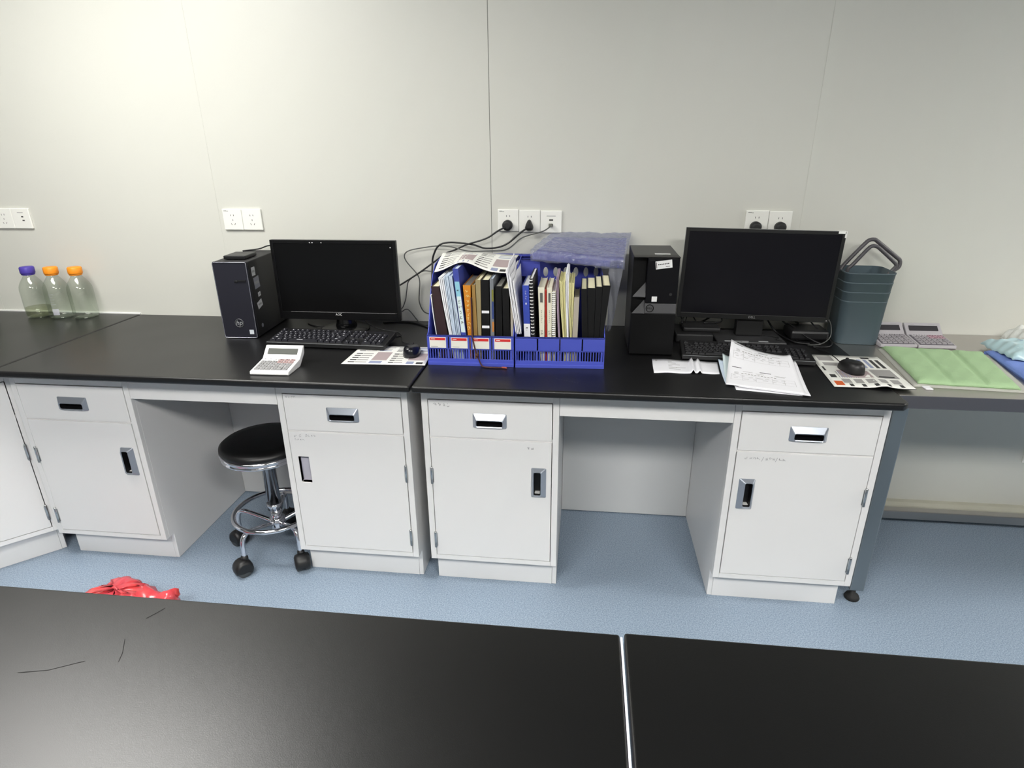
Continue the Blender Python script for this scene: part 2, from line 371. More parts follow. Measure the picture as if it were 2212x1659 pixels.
def cabinet(x0,label,door_handle,hinges,kickl,kickr,w=.463,root=None,rz=0,yf=-.679,missing=False,depth=.56,marks=None,drawer=True):
    """door_handle: 'l' or 'r'; coordinates are local to the left front corner when rz is used"""
    if root is None: t=thing('base_cabinet',label,'cabinet',(x0+w/2,yf+depth/2,0),0,'white base cabinets under the benches'); W=True; ox=x0; oy=yf
    else: t=thing('base_cabinet',label,'cabinet',root,rz,'white base cabinets under the benches'); W=False; ox=0; oy=0
    O=lambda n,mb,ms,p,**k: obj(n,mb,ms,p,world=W,**k)
    xa,xb=ox,ox+w; y0=oy; y1=oy+depth
    m=MB()
    for sx,kk in ((xa,kickl),(xb-.016,kickr)):
        zf=.115 if kk else .001
        m.prism([(y0+.018,.115),(y0+.045,.115),(y0+.045,zf),(y1,zf),(y1,.816),(y0+.018,.816)] if not kk else [(y0+.018,.115),(y1,.115),(y1,.816),(y0+.018,.816)],'x',sx,sx+.016)
    m.box(xa+.016,xb-.016,y1-.016,y1,.115,.816); m.box(xa+.016,xb-.016,y0+.018,y1-.016,.115,.131); m.box(xa+.016,xb-.016,y0+.018,y1-.016,.80,.816)
    # face frame
    m.box(xa,xa+.021,y0,y0+.018,.115,.816); m.box(xb-.021,xb,y0,y0+.018,.115,.816); m.box(xa+.021,xb-.021,y0,y0+.018,.760,.816); m.box(xa+.021,xb-.021,y0,y0+.018,.115,.134)
    m.box(xa+.021,xb-.021,y0+.004,y0+.018,.612,.626)
    O('cabinet_body',m,CAB,t,bev=.0012)
    O('plinth',MB().box(xa+(kickl or .0165),xb-(kickr or .0165),y0+.045,y1-.02,0,.1145),CAB,t,bev=.001)
    dx0,dx1=xa+.0235,xb-.0235
    if drawer:
        cx=(xa+xb)/2+.0; 
        d=O('drawer',hole_panel(dx0,dx1,.6225,.7575,cx-.045,cx+.045,.672,.695,y0-.0015,y0+.016),CAB,t,bev=.0012)
        h=_handle(d,W,cx,.6885,.114,.051,y0-.0015)
    dz1=.6165 if drawer else .7575
    if door_handle=='r': hx=xb-.066; fl=-1
    else: hx=xa+.068; fl=1
    if missing: hx0,hx1,hz0,hz1=xa+.047,xa+.086,.414,.518
    else: hx0,hx1,hz0,hz1=hx-.018,hx+.018,.42,.505
    d=O('door',hole_panel(dx0,dx1,.137,dz1,hx0,hx1,hz0,hz1,y0-.0015,y0+.016),CAB,t,bev=.0012)
    if missing:
        m=MB(); m.loft([[(hx0,y0,hz0),(hx1,y0,hz0),(hx1,y0,hz1),(hx0,y0,hz1)],[(hx0,y0+.02,hz0),(hx1,y0+.02,hz0),(hx1,y0+.02,hz1),(hx0,y0+.02,hz1)]],0,False,c0=False,c1=True)
        m.box(hx1-.010,hx1-.007,y0+.0185,y0+.0198,hz0+.008,hz0+.011,1)
        o=O('open_recess',m,[mat('recess_lining',(190,188,200),.45),SLOT],d); o['label']='pale lining of the opening where the pull is missing'
    else: _handle(d,W,hx,.4615,.051,.114,y0-.0015,True,-1 if door_handle=='l' else 1)
    hx=xa+.0225 if hinges=='l' else xb-.0225
    for z in (.473,.205):
        m=MB().lathe([(.0048,z-.033),(.0048,z+.031),(.0034,z+.034)],hx,y0-.006,12); m.box(hx-.002 if hinges=='l' else hx-.006,hx+.006 if hinges=='l' else hx+.002,y0-.004,y0-.001,z-.030,z+.026)
        O('hinge',m,HNG,d)
    if marks:
        for (par,seed,x,z,n,s) in marks:
            pass
    return t,d,(xa,xb,y0)
def _handle(d,W,cx,cz,w,h,yf,vert=False,flip=1):
    if W: return handle(d,cx,cz,w,h,yf,vert,flip)
    # local: temporarily treat coordinates as local
    sv=ROOTM.pop(d.name,None); o=handle(d,cx,cz,w,h,yf,vert,flip); ROOTM[d.name]=sv; return o
c1,d1,_=cabinet(-.703,'white base cabinet left of the stool space, door handle on its right edge','r','l',.022,0)
c2,d2,_=cabinet(.311,'white base cabinet right of the stool, handle missing from its door','l','r',.012,0,w=.463,missing=True)
c3,d3,_=cabinet(.8215,'white base cabinet below the blue file boxes, door handle on its right','r','l',.012,0,w=.463)
c4,d4,_=cabinet(1.838,'white base cabinet at the right end beside the steel leg, writing on its door','l','r',0,.016)
w0=.62
c0,d0,_=cabinet(0,'white corner cabinet cut off at the left edge, set at an angle','l','r',0,.0,w=w0,root=(-.722-.7071*w0,-.652-.7071*w0,0),rz=R(45),depth=.42,drawer=False)
def marks(par,name,fn,y=-.6810):
    m=MB(); fn(m); o=obj(name,m,PENC,par); return o
YM=-.6812
marks(d2,'pencil_writing',lambda m:(strokes(m,3,.353,.606,2,.0115,YM,1.6),strokes(m,5,.395,.607,4,.010,YM,1.0),strokes(m,7,.354,.590,4,.0085,YM,1.1)))
dr=[o for o in bpy.data.objects if o.name.startswith('drawer')]
D={o.parent.name:o for o in dr}
marks(D[c2.name],'pencil_writing',lambda m:strokes(m,9,.344,.752,4,.0085,YM,1.1))
marks(D[c3.name],'pencil_writing',lambda m:(strokes(m,19,.862,.748,3,.0125,YM,1.35),line(m,(.9105,.746),(.9125,.744),.002,YM),line(m,(.909,.738),(.913,.734),.0016,YM),line(m,(.913,.734),(.918,.738),.0016,YM)))
marks(d3,'pencil_writing',lambda m:(strokes(m,23,1.176,.600,2,.0135,YM,1.15)))
def w4(m):
    strokes(m,31,1.886,.600,1,.012,YM); strokes(m,32,1.902,.600,3,.0115,YM,.95); line(m,(1.946,.601),(1.941,.585),.0012,YM)
    strokes(m,33,1.950,.600,3,.0115,YM,.95); line(m,(1.989,.601),(1.984,.585),.0012,YM); strokes(m,34,1.993,.599,2,.0115,YM,1.0)
marks(d4,'pencil_writing',w4)
# knee spaces: apron and back panel between the pedestals
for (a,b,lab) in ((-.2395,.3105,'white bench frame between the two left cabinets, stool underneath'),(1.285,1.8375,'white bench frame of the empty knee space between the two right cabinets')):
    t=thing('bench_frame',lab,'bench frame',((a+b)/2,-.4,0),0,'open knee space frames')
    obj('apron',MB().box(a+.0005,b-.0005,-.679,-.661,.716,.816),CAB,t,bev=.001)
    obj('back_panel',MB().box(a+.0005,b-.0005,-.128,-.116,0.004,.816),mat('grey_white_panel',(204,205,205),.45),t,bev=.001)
# bodies under the island
for a,b,lab in ((-.05,1.40,'white island base below the left foreground worktop'),(1.45,2.9,'white island base below the right foreground worktop')):
    t=thing('island_base',lab,'island base',((a+b)/2,-2.12,0),0,'island bases')
    obj('cabinet_body',MB().box(a,b,-2.40,-1.86,.115,.8135),CAB,t,bev=.001)
    obj('plinth',MB().box(a+.02,b-.02,-2.36,-1.90,0,.1145),CAB,t)

# ------------------------------------------------------------------ steel table
t=thing('steel_table','brushed stainless steel table at the right end beyond the black worktop','table',(3.1,-.35,0))
m=MB(); m.box(2.306,4.0,-.69,-.003,TS-.0015,TS); m.box(2.306,4.0,-.69,-.688,TS-.042,TS-.0015,1); m.box(2.306,2.308,-.688,-.003,TS-.042,TS-.0015); m.box(3.998,4.0,-.688,-.003,TS-.042,TS-.0015); m.box(2.308,3.998,-.005,-.003,TS-.042,TS-.0015)
obj('tabletop',m,[STEEL,mat('steel_edge_painted_reflection',(120,118,122),.5,metal=1)],t,bev=.0012)  # front edge is the same steel, darkened in colour for its floor reflection
for x,y in ((2.358,-.595),(3.95,-.595),(2.358,-.10),(3.95,-.10)):
    l=obj('leg',MB().box(x-.024,x+.024,y-.024,y+.024,.05,TS-.0425),STEELD,t,bev=.004)
    obj('levelling_foot',MB().lathe([(.024,0),(.026,.006),(.022,.016),(.010,.022),(.008,.055)],x,y,20),RUB,l)
obj('rail',MB().box(2.383,3.925,-.119,-.081,.046,.084),STEEL,t,bev=.003)
obj('rail',MB().box(2.339,2.377,-.570,-.125,.10,.138),STEEL,t,bev=.003)
obj('rail',MB().box(3.931,3.969,-.570,-.125,.10,.138),STEEL,t,bev=.003)

# ------------------------------------------------------------------ sockets on the wall
def socket(x,z,kind,label,group):
    S=.0865
    t=thing('wall_socket',label,'wall socket',(x+S/2,0,z-S/2),0,group)
    obj('face_plate',MB().box(x+.0006,x+S-.0006,-.009,0,z-S,z),PLATE,t,bev=.0025,seg=3)
    cx,cz=x+S/2,z-S/2; m=MB()
    y0,y1=-.0092,-.008
    def slot(px,pz,w,h,ang=0):
        c,s=math.cos(ang),math.sin(ang); q=[(-w/2,-h/2),(w/2,-h/2),(w/2,h/2),(-w/2,h/2)]
        q=[(cx+px+a*c-b*s,cz+pz+a*s+b*c) for a,b in q]
        m.hexa([(q[0][0],y0,q[0][1]),(q[1][0],y0,q[1][1]),(q[1][0],y1,q[1][1]),(q[0][0],y1,q[0][1]),(q[3][0],y0,q[3][1]),(q[2][0],y0,q[2][1]),(q[2][0],y1,q[2][1]),(q[3][0],y1,q[3][1])])
    if kind in('five','fivep'):
        slot(-.0065,.017,.0022,.007); slot(.0065,.017,.0022,.007)
        slot(0,-.002,.0022,.007); slot(-.0075,-.019,.0022,.0075,R(30)); slot(.0075,-.019,.0022,.0075,R(-30))
        obj('pin_slots',m,SLOT,t)
    elif kind=='net':
        slot(0,.007,.016,.0065); slot(0,-.013,.014,.011); obj('data_ports',m,SLOT,t)
        obj('label_strip',MB().box(cx-.018,cx+.018,-.0093,-.008,cz+.021,cz+.0235),GREYM,t)
    elif kind=='usb':
        slot(.006,.008,.010,.006); slot(.008,-.008,.011,.005); obj('data_ports',m,SLOT,t)
        obj('label_strip',MB().box(cx-.014,cx+.014,-.0093,-.008,cz+.024,cz+.0262),GREYM,t)
    return t
def logo(t,x,z):
    m=MB(); 
    for k in range(5): m.box(x+k*.004,x+k*.004+.003,-.0094,-.0088,z-.0018-(.0006 if k>2 else 0),z+(.0012 if k<3 else -.0004))
    obj('brand_mark',m,mat('brand_grey',(110,112,110),.6),t)
G='white modular wall sockets above the benches'
S=.0865
socket(-1.0855-2*S,1.308,'five','white wall socket cut off at the left edge of the picture',G)
socket(-1.0855-S,1.308,'usb','white wall plate with two small ports above the glass bottles',G)
s=socket(-.181,1.3085,'five','empty white five-pin socket, left one of the pair above the left tower computer',G); logo(s,-.172,1.301)
socket(-.181+S,1.3085,'five','empty white five-pin socket, right one of the pair above the left tower computer',G)
s=socket(.9955,1.3105,'fivep','white socket left in the row of three, round black plug in it',G); logo(s,1.004,1.303)
socket(.9955+S,1.308,'fivep','white socket in the middle of the row of three, tapered black plug in it',G)
socket(.9955+2*S,1.3055,'net','white network socket, right in the row of three, grey data cable in it',G)
s=socket(1.9595,1.3085,'fivep','white socket above the right monitor, left of the pair, black plug in it',G); logo(s,1.968,1.301)
socket(1.9595+S,1.306,'fivep','white socket above the right monitor, right of the pair, black plug in it',G)
socket(3.212,.37,'five','white wall socket low under the steel table at the right edge',G)
CABLE=mat('black_cable',(22,22,24),.45); CABG=mat('dark_grey_cable',(82,84,82),.5)
def ydisc(cx,cz,prof,n=28):  # lathe around the Y axis; prof: (r,y)
    return [[Vector((cx+r*math.cos(2*PI*i/n),y,cz+r*math.sin(2*PI*i/n))) for i in range(n)][::-1] for r,y in prof]
def plug(kind,cx,cz,path,label,r=.0035,cm=None):
    t=thing('power_cable' if kind!='rj' else 'data_cable',label,'cable',(cx,-.03,cz-.02),0)
    m=MB()
    if kind=='round': m.loft(ydisc(cx,cz,[(.0205,-.0095),(.0205,-.028),(.018,-.034),(.010,-.036)]),0,True)
    elif kind=='drop':
        def sh(s,y): return [Vector((cx+x*s,y,cz+z*s)) for x,z in ((0,.022),(-.006,.019),(-.013,.004),(-.0165,-.008),(-.015,-.016),(-.008,-.020),(.008,-.020),(.015,-.016),(.0165,-.008),(.013,.004),(.006,.019))]
        m.loft([sh(1,-.0095),sh(1,-.022),sh(.8,-.040),sh(.4,-.045)],0,True)
    elif kind=='rj': m.box(cx-.0065,cx+.0065,-.028,-.0094,cz-.006,cz+.005)
    obj('plug',m,BLKM if kind!='rj' else mat('clear_grey_connector',(120,122,112),.3),t)
    obj('cable',MB().tube(path,r,8),cm or CABLE,t)
    return t
plug('round',1.037,1.249,[(1.030,-.034,1.243),(1.0,-.045,1.229),(.965,-.05,1.206),(.93,-.05,1.192),(.875,-.05,1.176),(.825,-.045,1.154),(.78,-.04,1.136),(.73,-.04,1.100),(.655,-.04,1.049),(.572,-.05,.999),(.48,-.09,.95),(.42,-.125,.955)],'black power cable running from the round plug down behind the left monitor')
plug('drop',1.1245,1.249,[(1.115,-.036,1.238),(1.09,-.045,1.222),(1.045,-.045,1.184),(1.004,-.045,1.166),(.948,-.045,1.161),(.903,-.045,1.174),(.859,-.045,1.180),(.80,-.045,1.183),(.757,-.045,1.170),(.733,-.045,1.130),(.727,-.05,1.09),(.735,-.10,1.0),(.76,-.15,.88),(.80,-.165,.8445),(.90,-.17,.8445)],'black power cable arching from the tapered plug over the left file box',.0038)
plug('rj',1.2095,1.2515,[(1.2095,-.027,1.249),(1.205,-.035,1.243),(1.18,-.045,1.229),(1.125,-.048,1.214),(1.09,-.048,1.199),(1.037,-.048,1.158),(.97,-.05,1.152),(.88,-.05,1.150),(.81,-.05,1.166),(.76,-.045,1.169),(.70,-.035,1.161),(.632,-.035,1.148),(.608,-.035,1.130),(.614,-.035,1.102),(.655,-.035,1.051),(.665,-.035,1.02),(.660,-.035,.97),(.658,-.035,.93),(.673,-.035,.892),(.704,-.04,.88),(.78,-.06,.87)],'thin dark grey data cable looping from the network socket beside the left monitor',.0024,CABG)
plug('round',1.999,1.248,[(1.999,-.036,1.244),(2.0,-.045,1.22),(1.99,-.05,1.1),(1.95,-.05,.98),(1.86,-.06,.90),(1.80,-.10,.883)],'black power cable dropping from the left plug behind the right monitor')
plug('round',2.090,1.247,[(2.090,-.036,1.243),(2.092,-.045,1.21),(2.11,-.05,1.05),(2.13,-.05,.93),(2.17,-.055,.90),(2.20,-.07,.884)],'black power cable dropping from the right plug behind the right monitor')
def cable(path,r,label,m=CABLE,name='cable'):
    return single(name,MB().tube(path,r,8),m,label,'cable')
cable([(.721,-.04,1.062),(.687,-.036,1.064),(.658,-.031,1.049),(.618,-.035,1.02),(.606,-.035,.977),(.596,-.035,.933),(.571,-.04,.894),(.50,-.07,.872)],.0022,'thin dark cable hanging against the wall right of the left monitor',CABG)
cable([(.52,-.06,.868),(.572,-.035,.884),(.597,-.035,.898),(.615,-.035,.889),(.657,-.045,.8427),(.70,-.08,.8427)],.0022,'short dark cable arching up beside the lower right corner of the left monitor',CABG)
cable([(.50,-.06,.8435),(.562,-.04,.8435),(.618,-.045,.8435),(.673,-.08,.8435),(.719,-.126,.8435),(.78,-.16,.8435)],.0032,'thick black cable on the worktop between left monitor and file box')
cable([(.42,-.11,.885),(.48,-.16,.86),(.545,-.17,.8425),(.60,-.19,.8425),(.63,-.235,.8425),(.60,-.275,.8435),(.585,-.28,.856)],.0022,'thin black keyboard cable curling right of the left keyboard')
cable([(.14,-.06,1.08),(.09,-.045,1.14),(.05,-.036,1.161),(.028,-.035,1.1625),(.008,-.035,1.159),(-.021,-.035,1.149),(-.05,-.05,1.1455),(-.075,-.08,1.1455)],.0028,'black cable arching between the left tower computer and the monitor')
cable([(.18,-.10,.8425),(.22,-.13,.8425),(.26,-.15,.846),(.30,-.12,.8425),(.33,-.06,.8425)],.0024,'black cable lying under the left monitor')

# ------------------------------------------------------------------ left tower computer
t=thing('desktop_computer','slim black tower with silver-rimmed front and four stickers on its right side','computer',(-.062,-.331,H),R(4))
w,d,h=.134,.298,.302
O=lambda n,mb,ms,p=None,**k: obj(n,mb,ms,p or t,world=False,**k)
O('case',MB().box(0,w,.014,d,.003,h),BLKM,bev=.003)
O('front_bezel',MB().box(.0005,w-.0005,.0,.0135,.002,h+.001),NAVY,bev=.003)
m=MB()
lo=[Vector((p.x,0,p.y)) for p in rrect(.002,w-.002,.004,h-.001,.006,0)]
m.tube([p+Vector((0,-.0005,0)) for p in lo],.0017,6,smooth=False,closed=True); O('silver_rim',m,mat('silver_rim',(170,172,182),.25,metal=.8))
m=MB(); L=[[Vector((.083+r*1.6*math.cos(a*PI/8),y,.228+r*math.sin(a*PI/8))) for a in range(16)][::-1] for r,y in ((.0050,0),(.0045,-.003),(.002,-.0035))]; m.loft(L)
m.box(.090,.122,-.004,.0,.2275,.2335); O('power_button',m,BLK,bev=.0005)
m=MB(); m.tube([(.068+.0165*math.cos(a*PI/12),-.0006,.063+.0165*math.sin(a*PI/12)) for a in range(24)],.0014,5,smooth=False,closed=True)
lg=O('logo',m,mat('logo_grey',(120,122,124),.35,metal=.6))
text('logo_letters','hp',.027,mat('logo_letter_grey',(150,152,154),.4),t,(.0675,-.0012,.064),(1,0,0),(0,0,1),shear=.25,world=False)
O('sticker',MB().box(.104,.121,-.0008,-.0002,.018,.036),mat('pale_sticker',(200,206,212),.5))
SX=w+.0004
def side_sticker(y0,y1,z0,z1,m,tilt=0):
    c=((y0+y1)/2,(z0+z1)/2); q=[(y0,z0),(y1,z0),(y1,z1),(y0,z1)]; ct,st=math.cos(tilt),math.sin(tilt)
    q=[(c[0]+(a-c[0])*ct-(b-c[1])*st,c[1]+(a-c[0])*st+(b-c[1])*ct) for a,b in q]
    mb=MB(); mb.loft([[(w,a,b) for a,b in q],[(SX,a,b) for a,b in q]],0,False)
    mb.loft([[(SX,c[0]+(a-c[0])*.7,c[1]+(b-c[1])*.25) for a,b in q],[(SX+.0002,c[0]+(a-c[0])*.7,c[1]+(b-c[1])*.25) for a,b in q]],1,False)
    return O('sticker',mb,[m,GREYM])
STK=mat('sticker_silver',(188,190,192),.5); STK2=mat('sticker_grey',(130,132,140),.5)
side_sticker(.033,.062,.242,.275,STK); side_sticker(.040,.085,.190,.235,STK2,.08); side_sticker(.058,.080,.156,.173,STK,.1); side_sticker(.040,.082,.112,.140,STK,.25)
O('badge',MB().lathe([(.008,0),(.008,.0008)],0,0,20,M=Matrix.Translation((w,.055,.040))@Matrix.Rotation(PI/2,4,'Y')),STK2)
# small black box on the tower
t=thing('network_box','flat black box lying on top of the left tower computer','router',(-.003,-.225,H+.303),R(4))
O('shell',MB().box(-.043,.043,-.052,.052,.001,.015),BLK,bev=.003)
O('grip_foot',MB().box(-.035,.035,-.045,.045,0,.0012),RUB)

# ------------------------------------------------------------------ monitors
def roll(x,z,a): return x*math.cos(a)+z*math.sin(a), -x*math.sin(a)+z*math.cos(a)
t=thing('monitor','switched-off black monitor with glossy chin and silver line, left computer','monitor',(.3675,-.165,H))
W_,zb,zt,yf=.2555,.050,.369,-.033
m=MB().box(-W_,W_,yf+.004,yf+.020,zb,zt); m.hexa([(-.19,yf+.02,zb+.03),(.19,yf+.02,zb+.03),(.12,yf+.045,zb+.06),(-.12,yf+.045,zb+.06),(-.19,yf+.02,zt-.05),(.19,yf+.02,zt-.05),(.12,yf+.045,zt-.09),(-.12,yf+.045,zt-.09)])
O('housing',m,BLK,bev=.002)
m=MB(); bz=.0135
m.box(-W_,-W_+bz,yf,yf+.004,zb,zt); m.box(W_-bz,W_,yf,yf+.004,zb,zt); m.box(-W_+bz,W_-bz,yf,yf+.004,zt-bz,zt); m.box(-W_+bz,W_-bz,yf-.001,yf+.004,zb,zb+.032)
O('bezel',m,mat('gloss_black',(14,14,15),.22),bev=.0012)
O('screen',MB().box(-W_+bz,W_-bz,yf+.002,yf+.004,zb+.032,zt-bz),SCREEN)
O('silver_line',MB().box(-.205,W_-.022,yf-.0018,yf-.001,zb+.0305,zb+.0322),mat('silver_line',(190,190,190),.25,metal=.7))
text('logo','AOC',.0125,mat('logo_white',(215,215,215),.4),t,(-.003,yf-.0014,zb+.022),(1,0,0),(0,0,1),world=False)
m=MB()
for x,s in ((-.092,.004),(-.082,.005),(-.045,.004)): m.box(x,x+s,yf-.0006,yf,zt-.011,zt-.0085)
m.box(.232,.236,yf-.0006,yf,zt-.028,zt-.024)
O('tape_residue',m,mat('residue_white',(215,215,215),.7))
st=O('stand',MB().lathe([(.044,0.012),(.040,.03),(.036,.060),(.030,.085)],0.005,.015,28),mat('gloss_black',(14,14,15),.22))
O('stand_base',MB().lathe([(.098,0),(.100,.004),(.094,.010),(.05,.014)],.005,.0,40),MATS['gloss_black'])
# right monitor
RA=R(1.2)
t=thing('monitor','larger switched-off monitor with thin bezel and white tape on its upper right corner','monitor',(1.995,-.13,H),0)
O('stand_base',MB().box(-.134,.120,-.095,.075,0,.008),mat('graphite',(56,56,58),.4),bev=.004)
m=MB().hexa([(-.050,-.010,.008),(.050,-.010,.008),(.050,.028,.008),(-.050,.028,.008),(-.050,-.006,.22),(.050,-.006,.22),(.050,.028,.22),(-.050,.028,.22)])
O('stand',m,mat('stand_black',(22,22,23),.45),bev=.004)
pc=MB();W_,hh,yf=.2805,.1685,-.032; zc=.2475
def rb(mb,x0,x1,y0,y1,z0,z1,m=0):
    P=[]
    for z in (z0,z1):
        for x,y in ((x0,y0),(x1,y0),(x1,y1),(x0,y1)):
            a,b=roll(x,z,RA); P.append((a,y,zc+b))
    mb.hexa(P,m); return mb
O('housing',rb(rb(MB(),-W_,W_,yf+.003,yf+.014,-hh,hh,1),-.2,.2,yf+.014,yf+.026,-.11,.11,0),[BLK,mat('silver_side',(150,152,154),.35,metal=.5)],bev=.0015)
m=MB();b=.0125
rb(m,-W_,-W_+b,yf,yf+.003,-hh,hh);rb(m,W_-b,W_,yf,yf+.003,-hh,hh);rb(m,-W_+b,W_-b,yf,yf+.003,hh-b,hh);rb(m,-W_+b,W_-b,yf,yf+.003,-hh,-hh+.019)
O('bezel',m,mat('bezel_black',(20,20,20),.4),bev=.0008)
O('screen',rb(MB(),-W_+b,W_-b,yf+.0012,yf+.003,-hh+.019,hh-b),SCREEN2)
a,b_=roll(0,-hh+.0095,RA)
text('logo','DELL',.0115,mat('logo_grey2',(140,140,140),.4),t,(a,yf-.0005,zc+b_),(math.cos(RA),0,-math.sin(RA)),(math.sin(RA),0,math.cos(RA)),world=False)
m=MB(); rb(m,W_-.028,W_+.0012,yf-.0008,yf+.016,hh-.003,hh+.0012); rb(m,W_-.0045,W_+.0014,yf-.0009,yf+.016,hh-.022,hh-.002); rb(m,W_-.028,W_-.002,yf-.0009,yf,hh-.0075,hh)
O('corner_tape',m,mat('white_tape',(236,236,232),.6))
m=MB(); rb(m,W_-.010,W_-.007,yf-.0006,yf,-hh+.006,-hh+.009); O('power_light',m,mat('led_pale',(200,200,200),.4))
m=MB().box(-.055,-.02,-.0951,-.094,.002,.007)
for x in (-.105,-.07,-.045): m.box(x,x+.028,-.090,-.080,.008,.0084)
m.box(.02,.055,-.088,-.076,.008,.0084)
O('sticker',m,STK)

# ------------------------------------------------------------------ right tower computer
t=thing('desktop_computer','black tower with stepped wedge front and white label, left of the larger monitor','computer',(1.5185,-.39,H),0)
w,d,h=.1535,.274,.35
DK=mat('tower_black',(9,9,10),.45,spec=.2); DG=mat('tower_graphite',(74,74,76),.5)
O('case',MB().box(0,w,.045,d,.003,h-.0005),mat('tower_side',(48,48,49),.5),bev=.002)
m=MB(); m.box(0,w,0,.0445,.003,.154); m.box(0,.0455,.030,.0445,.154,h-.004); m.box(0,w,0,.0445,h-.004,h)
O('front_bezel',m,DK,bev=.0015)
O('front_panel',MB().box(.046,w-.001,.001,.0445,.190,h-.0045),mat('tower_black2',(9,9,13),.4,spec=.2),bev=.002)
bd=O('logo_band',MB().box(.0455,w-.001,.0,.0445,.1545,.189),DG,bev=.001)
m=MB()
for z in (.1542,.2150):
    m.add([(.002,.0,z),(.0452,.0,z),(.0452,.030,z+.042),(.0452,.030,z-.004),(.002,0,z-.004),(.0452,0,z-.004)],[(0,1,2),(0,2,3,4),(0,4,5,1),(3,5,4)])
O('wedge',m,DG)
m=MB(); cx,cz=.063,.172
m.tube([(cx+.0125*math.cos(a*PI/12),-.0004,cz+.0125*math.sin(a*PI/12)) for a in range(24)],.0014,5,smooth=False,closed=True)
O('logo',m,mat('logo_dark',(8,8,8),.5,spec=.1))
text('logo_letters','DELL',.0085,MATS['logo_dark'],t,(cx,-.0008,cz),(1,0,0),(0,0,1),world=False)
def lab(x0,x1,z0,z1,tilt,y,nm='sticker',bars=True):
    c=((x0+x1)/2,(z0+z1)/2); ct,st=math.cos(tilt),math.sin(tilt)
    def T(a,b): return (c[0]+(a-c[0])*ct-(b-c[1])*st, c[1]+(a-c[0])*st+(b-c[1])*ct)
    mb=MB()
    def q(xa,xb,za,zb,ya,yb,m):
        P=[T(xa,za),T(xb,za),T(xb,zb),T(xa,zb)]; mb.loft([[(p[0],ya,p[1]) for p in P],[(p[0],yb,p[1]) for p in P]][::-1],m,False)
    q(x0,x1,z0,z1,y-.0006,y,0)
    if bars:
        L=x1-x0
        q(x0+.002,x0+.004,z0+.003,z1-.003,y-.0008,y-.0006,1)
        for k in range(7): q(x0+.008+k*.0055,x0+.012+k*.0055,(z0+z1)/2,(z0+z1)/2+.0035,y-.0008,y-.0006,1)
        q(x1-.022,x1-.008,z0+.005,z0+.007,y-.0008,y-.0006,1)
    return O(nm,mb,[mat('label_white',(226,226,226),.5),INK])
lab(.072,.127,.3115,.3385,R(8),.0008)
lab(.067,.085,.196,.214,0,.0008,bars=False)
m=MB().box(.074,.127,.060,.075,h-.0003,h+.0003); m.box(.078,.098,.043,.047,h-.0003,h+.0003,1); O('top_sticker',m,[MATS['label_white'],GREYM])
m=MB().lathe([(.005,0),(.0045,.0012)],0,0,18,M=Matrix.Translation((.130,.001,.222))@Matrix.Rotation(PI/2,4,'X')); O('power_button',m,BLKM)
O('disc_slot',MB().box(.052,.070,.0004,.001,h-.012,h-.010),BLK)
m=MB(); m.box(.0,.0008,.075,.088,.205,.295); O('side_slot',m,DG)

# ------------------------------------------------------------------ keyboards
def keyboard(label,loc,rz,w,dp,body,keym,legend,big=False):
    t=thing('keyboard',label,'keyboard',loc,rot=(R(4.5),0,rz))
    obj('deck',MB().hexa([(0,0,0),(w,0,0),(w,dp,-.004),(0,dp,-.004),(0,.004,.016),(w,.004,.016),(w,dp,.018),(0,dp,.018)]),body,t,bev=.003,world=False)
    obj('front_edge',MB().box(.004,w-.004,-.0008,.0012,.0150,.0164),mat('kb_edge_grey',(120,122,124),.35),t,world=False)
    for x in (.03,w-.05): obj('folding_foot',MB().box(x,x+.02,dp-.02,dp-.012,-.016,-.002),body,t,world=False)
    U=(w-.022)/23.2; meshes={}
    def keymesh(kw,kd):
        k=(round(kw,4),round(kd,4))
        if k in meshes: return meshes[k]
        a,b=kw/2-.0009,kd/2-.0009
        mb=MB().hexa([(-a,-b,0),(a,-b,0),(a,b,0),(-a,b,0),(-a+.0018,-b+.002,.007),(a-.0018,-b+.002,.007),(a-.0018,b-.001,.0072),(-a+.0018,b-.001,.0072)])
        mb.box(-a*.45,-a*.05,b*.0,b*.5,.00725,.0074,1)
        me=bpy.data.meshes.new('key'); me.from_pydata([tuple(v) for v in mb.v],[],mb.f); me.materials.append(keym); me.materials.append(legend)
        for p,mi in zip(me.polygons,mb.m): p.material_index=mi
        meshes[k]=me; return me
    def key(ux,row,uw,ud=1):
        kd=(dp-.036)/6.35; y=.012+row*kd+(kd*.35 if row==5 else 0)
        x=.011+ux*U
        o=bpy.data.objects.new('key',keymesh(uw*U,kd*ud)); COL.objects.link(o); o.parent=t; o.location=(x+uw*U/2,y+kd*ud/2,.0150+.0020*(y/dp))
    rows=[[1.25,1.25,1.25,6.25,1.25,1.25,1.25,1.25],[2.25]+[1]*10+[2.75],[1.75]+[1]*11+[2.25],[1.5]+[1]*12+[1.5],[1]*13+[2]]
    for r,row in enumerate(rows):
        x=0
        for kw in row: key(x,r,kw); x+=kw
    x=0
    for i,g in enumerate([1,-1,1,1,1,1,-.5,1,1,1,1,-.5,1,1,1,1]):
        if g>0: key(x,5,1)
        x+=abs(g)
    for i in range(3): key(15.4+i,5,1); key(15.4+i,4,1); key(15.4+i,3,1); key(15.4+i,0,1)
    key(16.4,1,1)
    for i in range(4): key(18.9+i,4,1)
    for i in range(3): key(18.9+i,3,1); key(18.9+i,2,1); key(18.9+i,1,1)
    key(21.9,2,1,2); key(18.9,0,2); key(20.9,0,1); key(21.9,0,1,2)
    obj('status_lights',MB().box(18.9*U,22.6*U,dp-.022,dp-.016,.0178,.0183),keym,t,world=False)
    return t
KB=mat('key_black',(34,34,40),.4); KL=mat('key_legend',(190,190,195),.6)
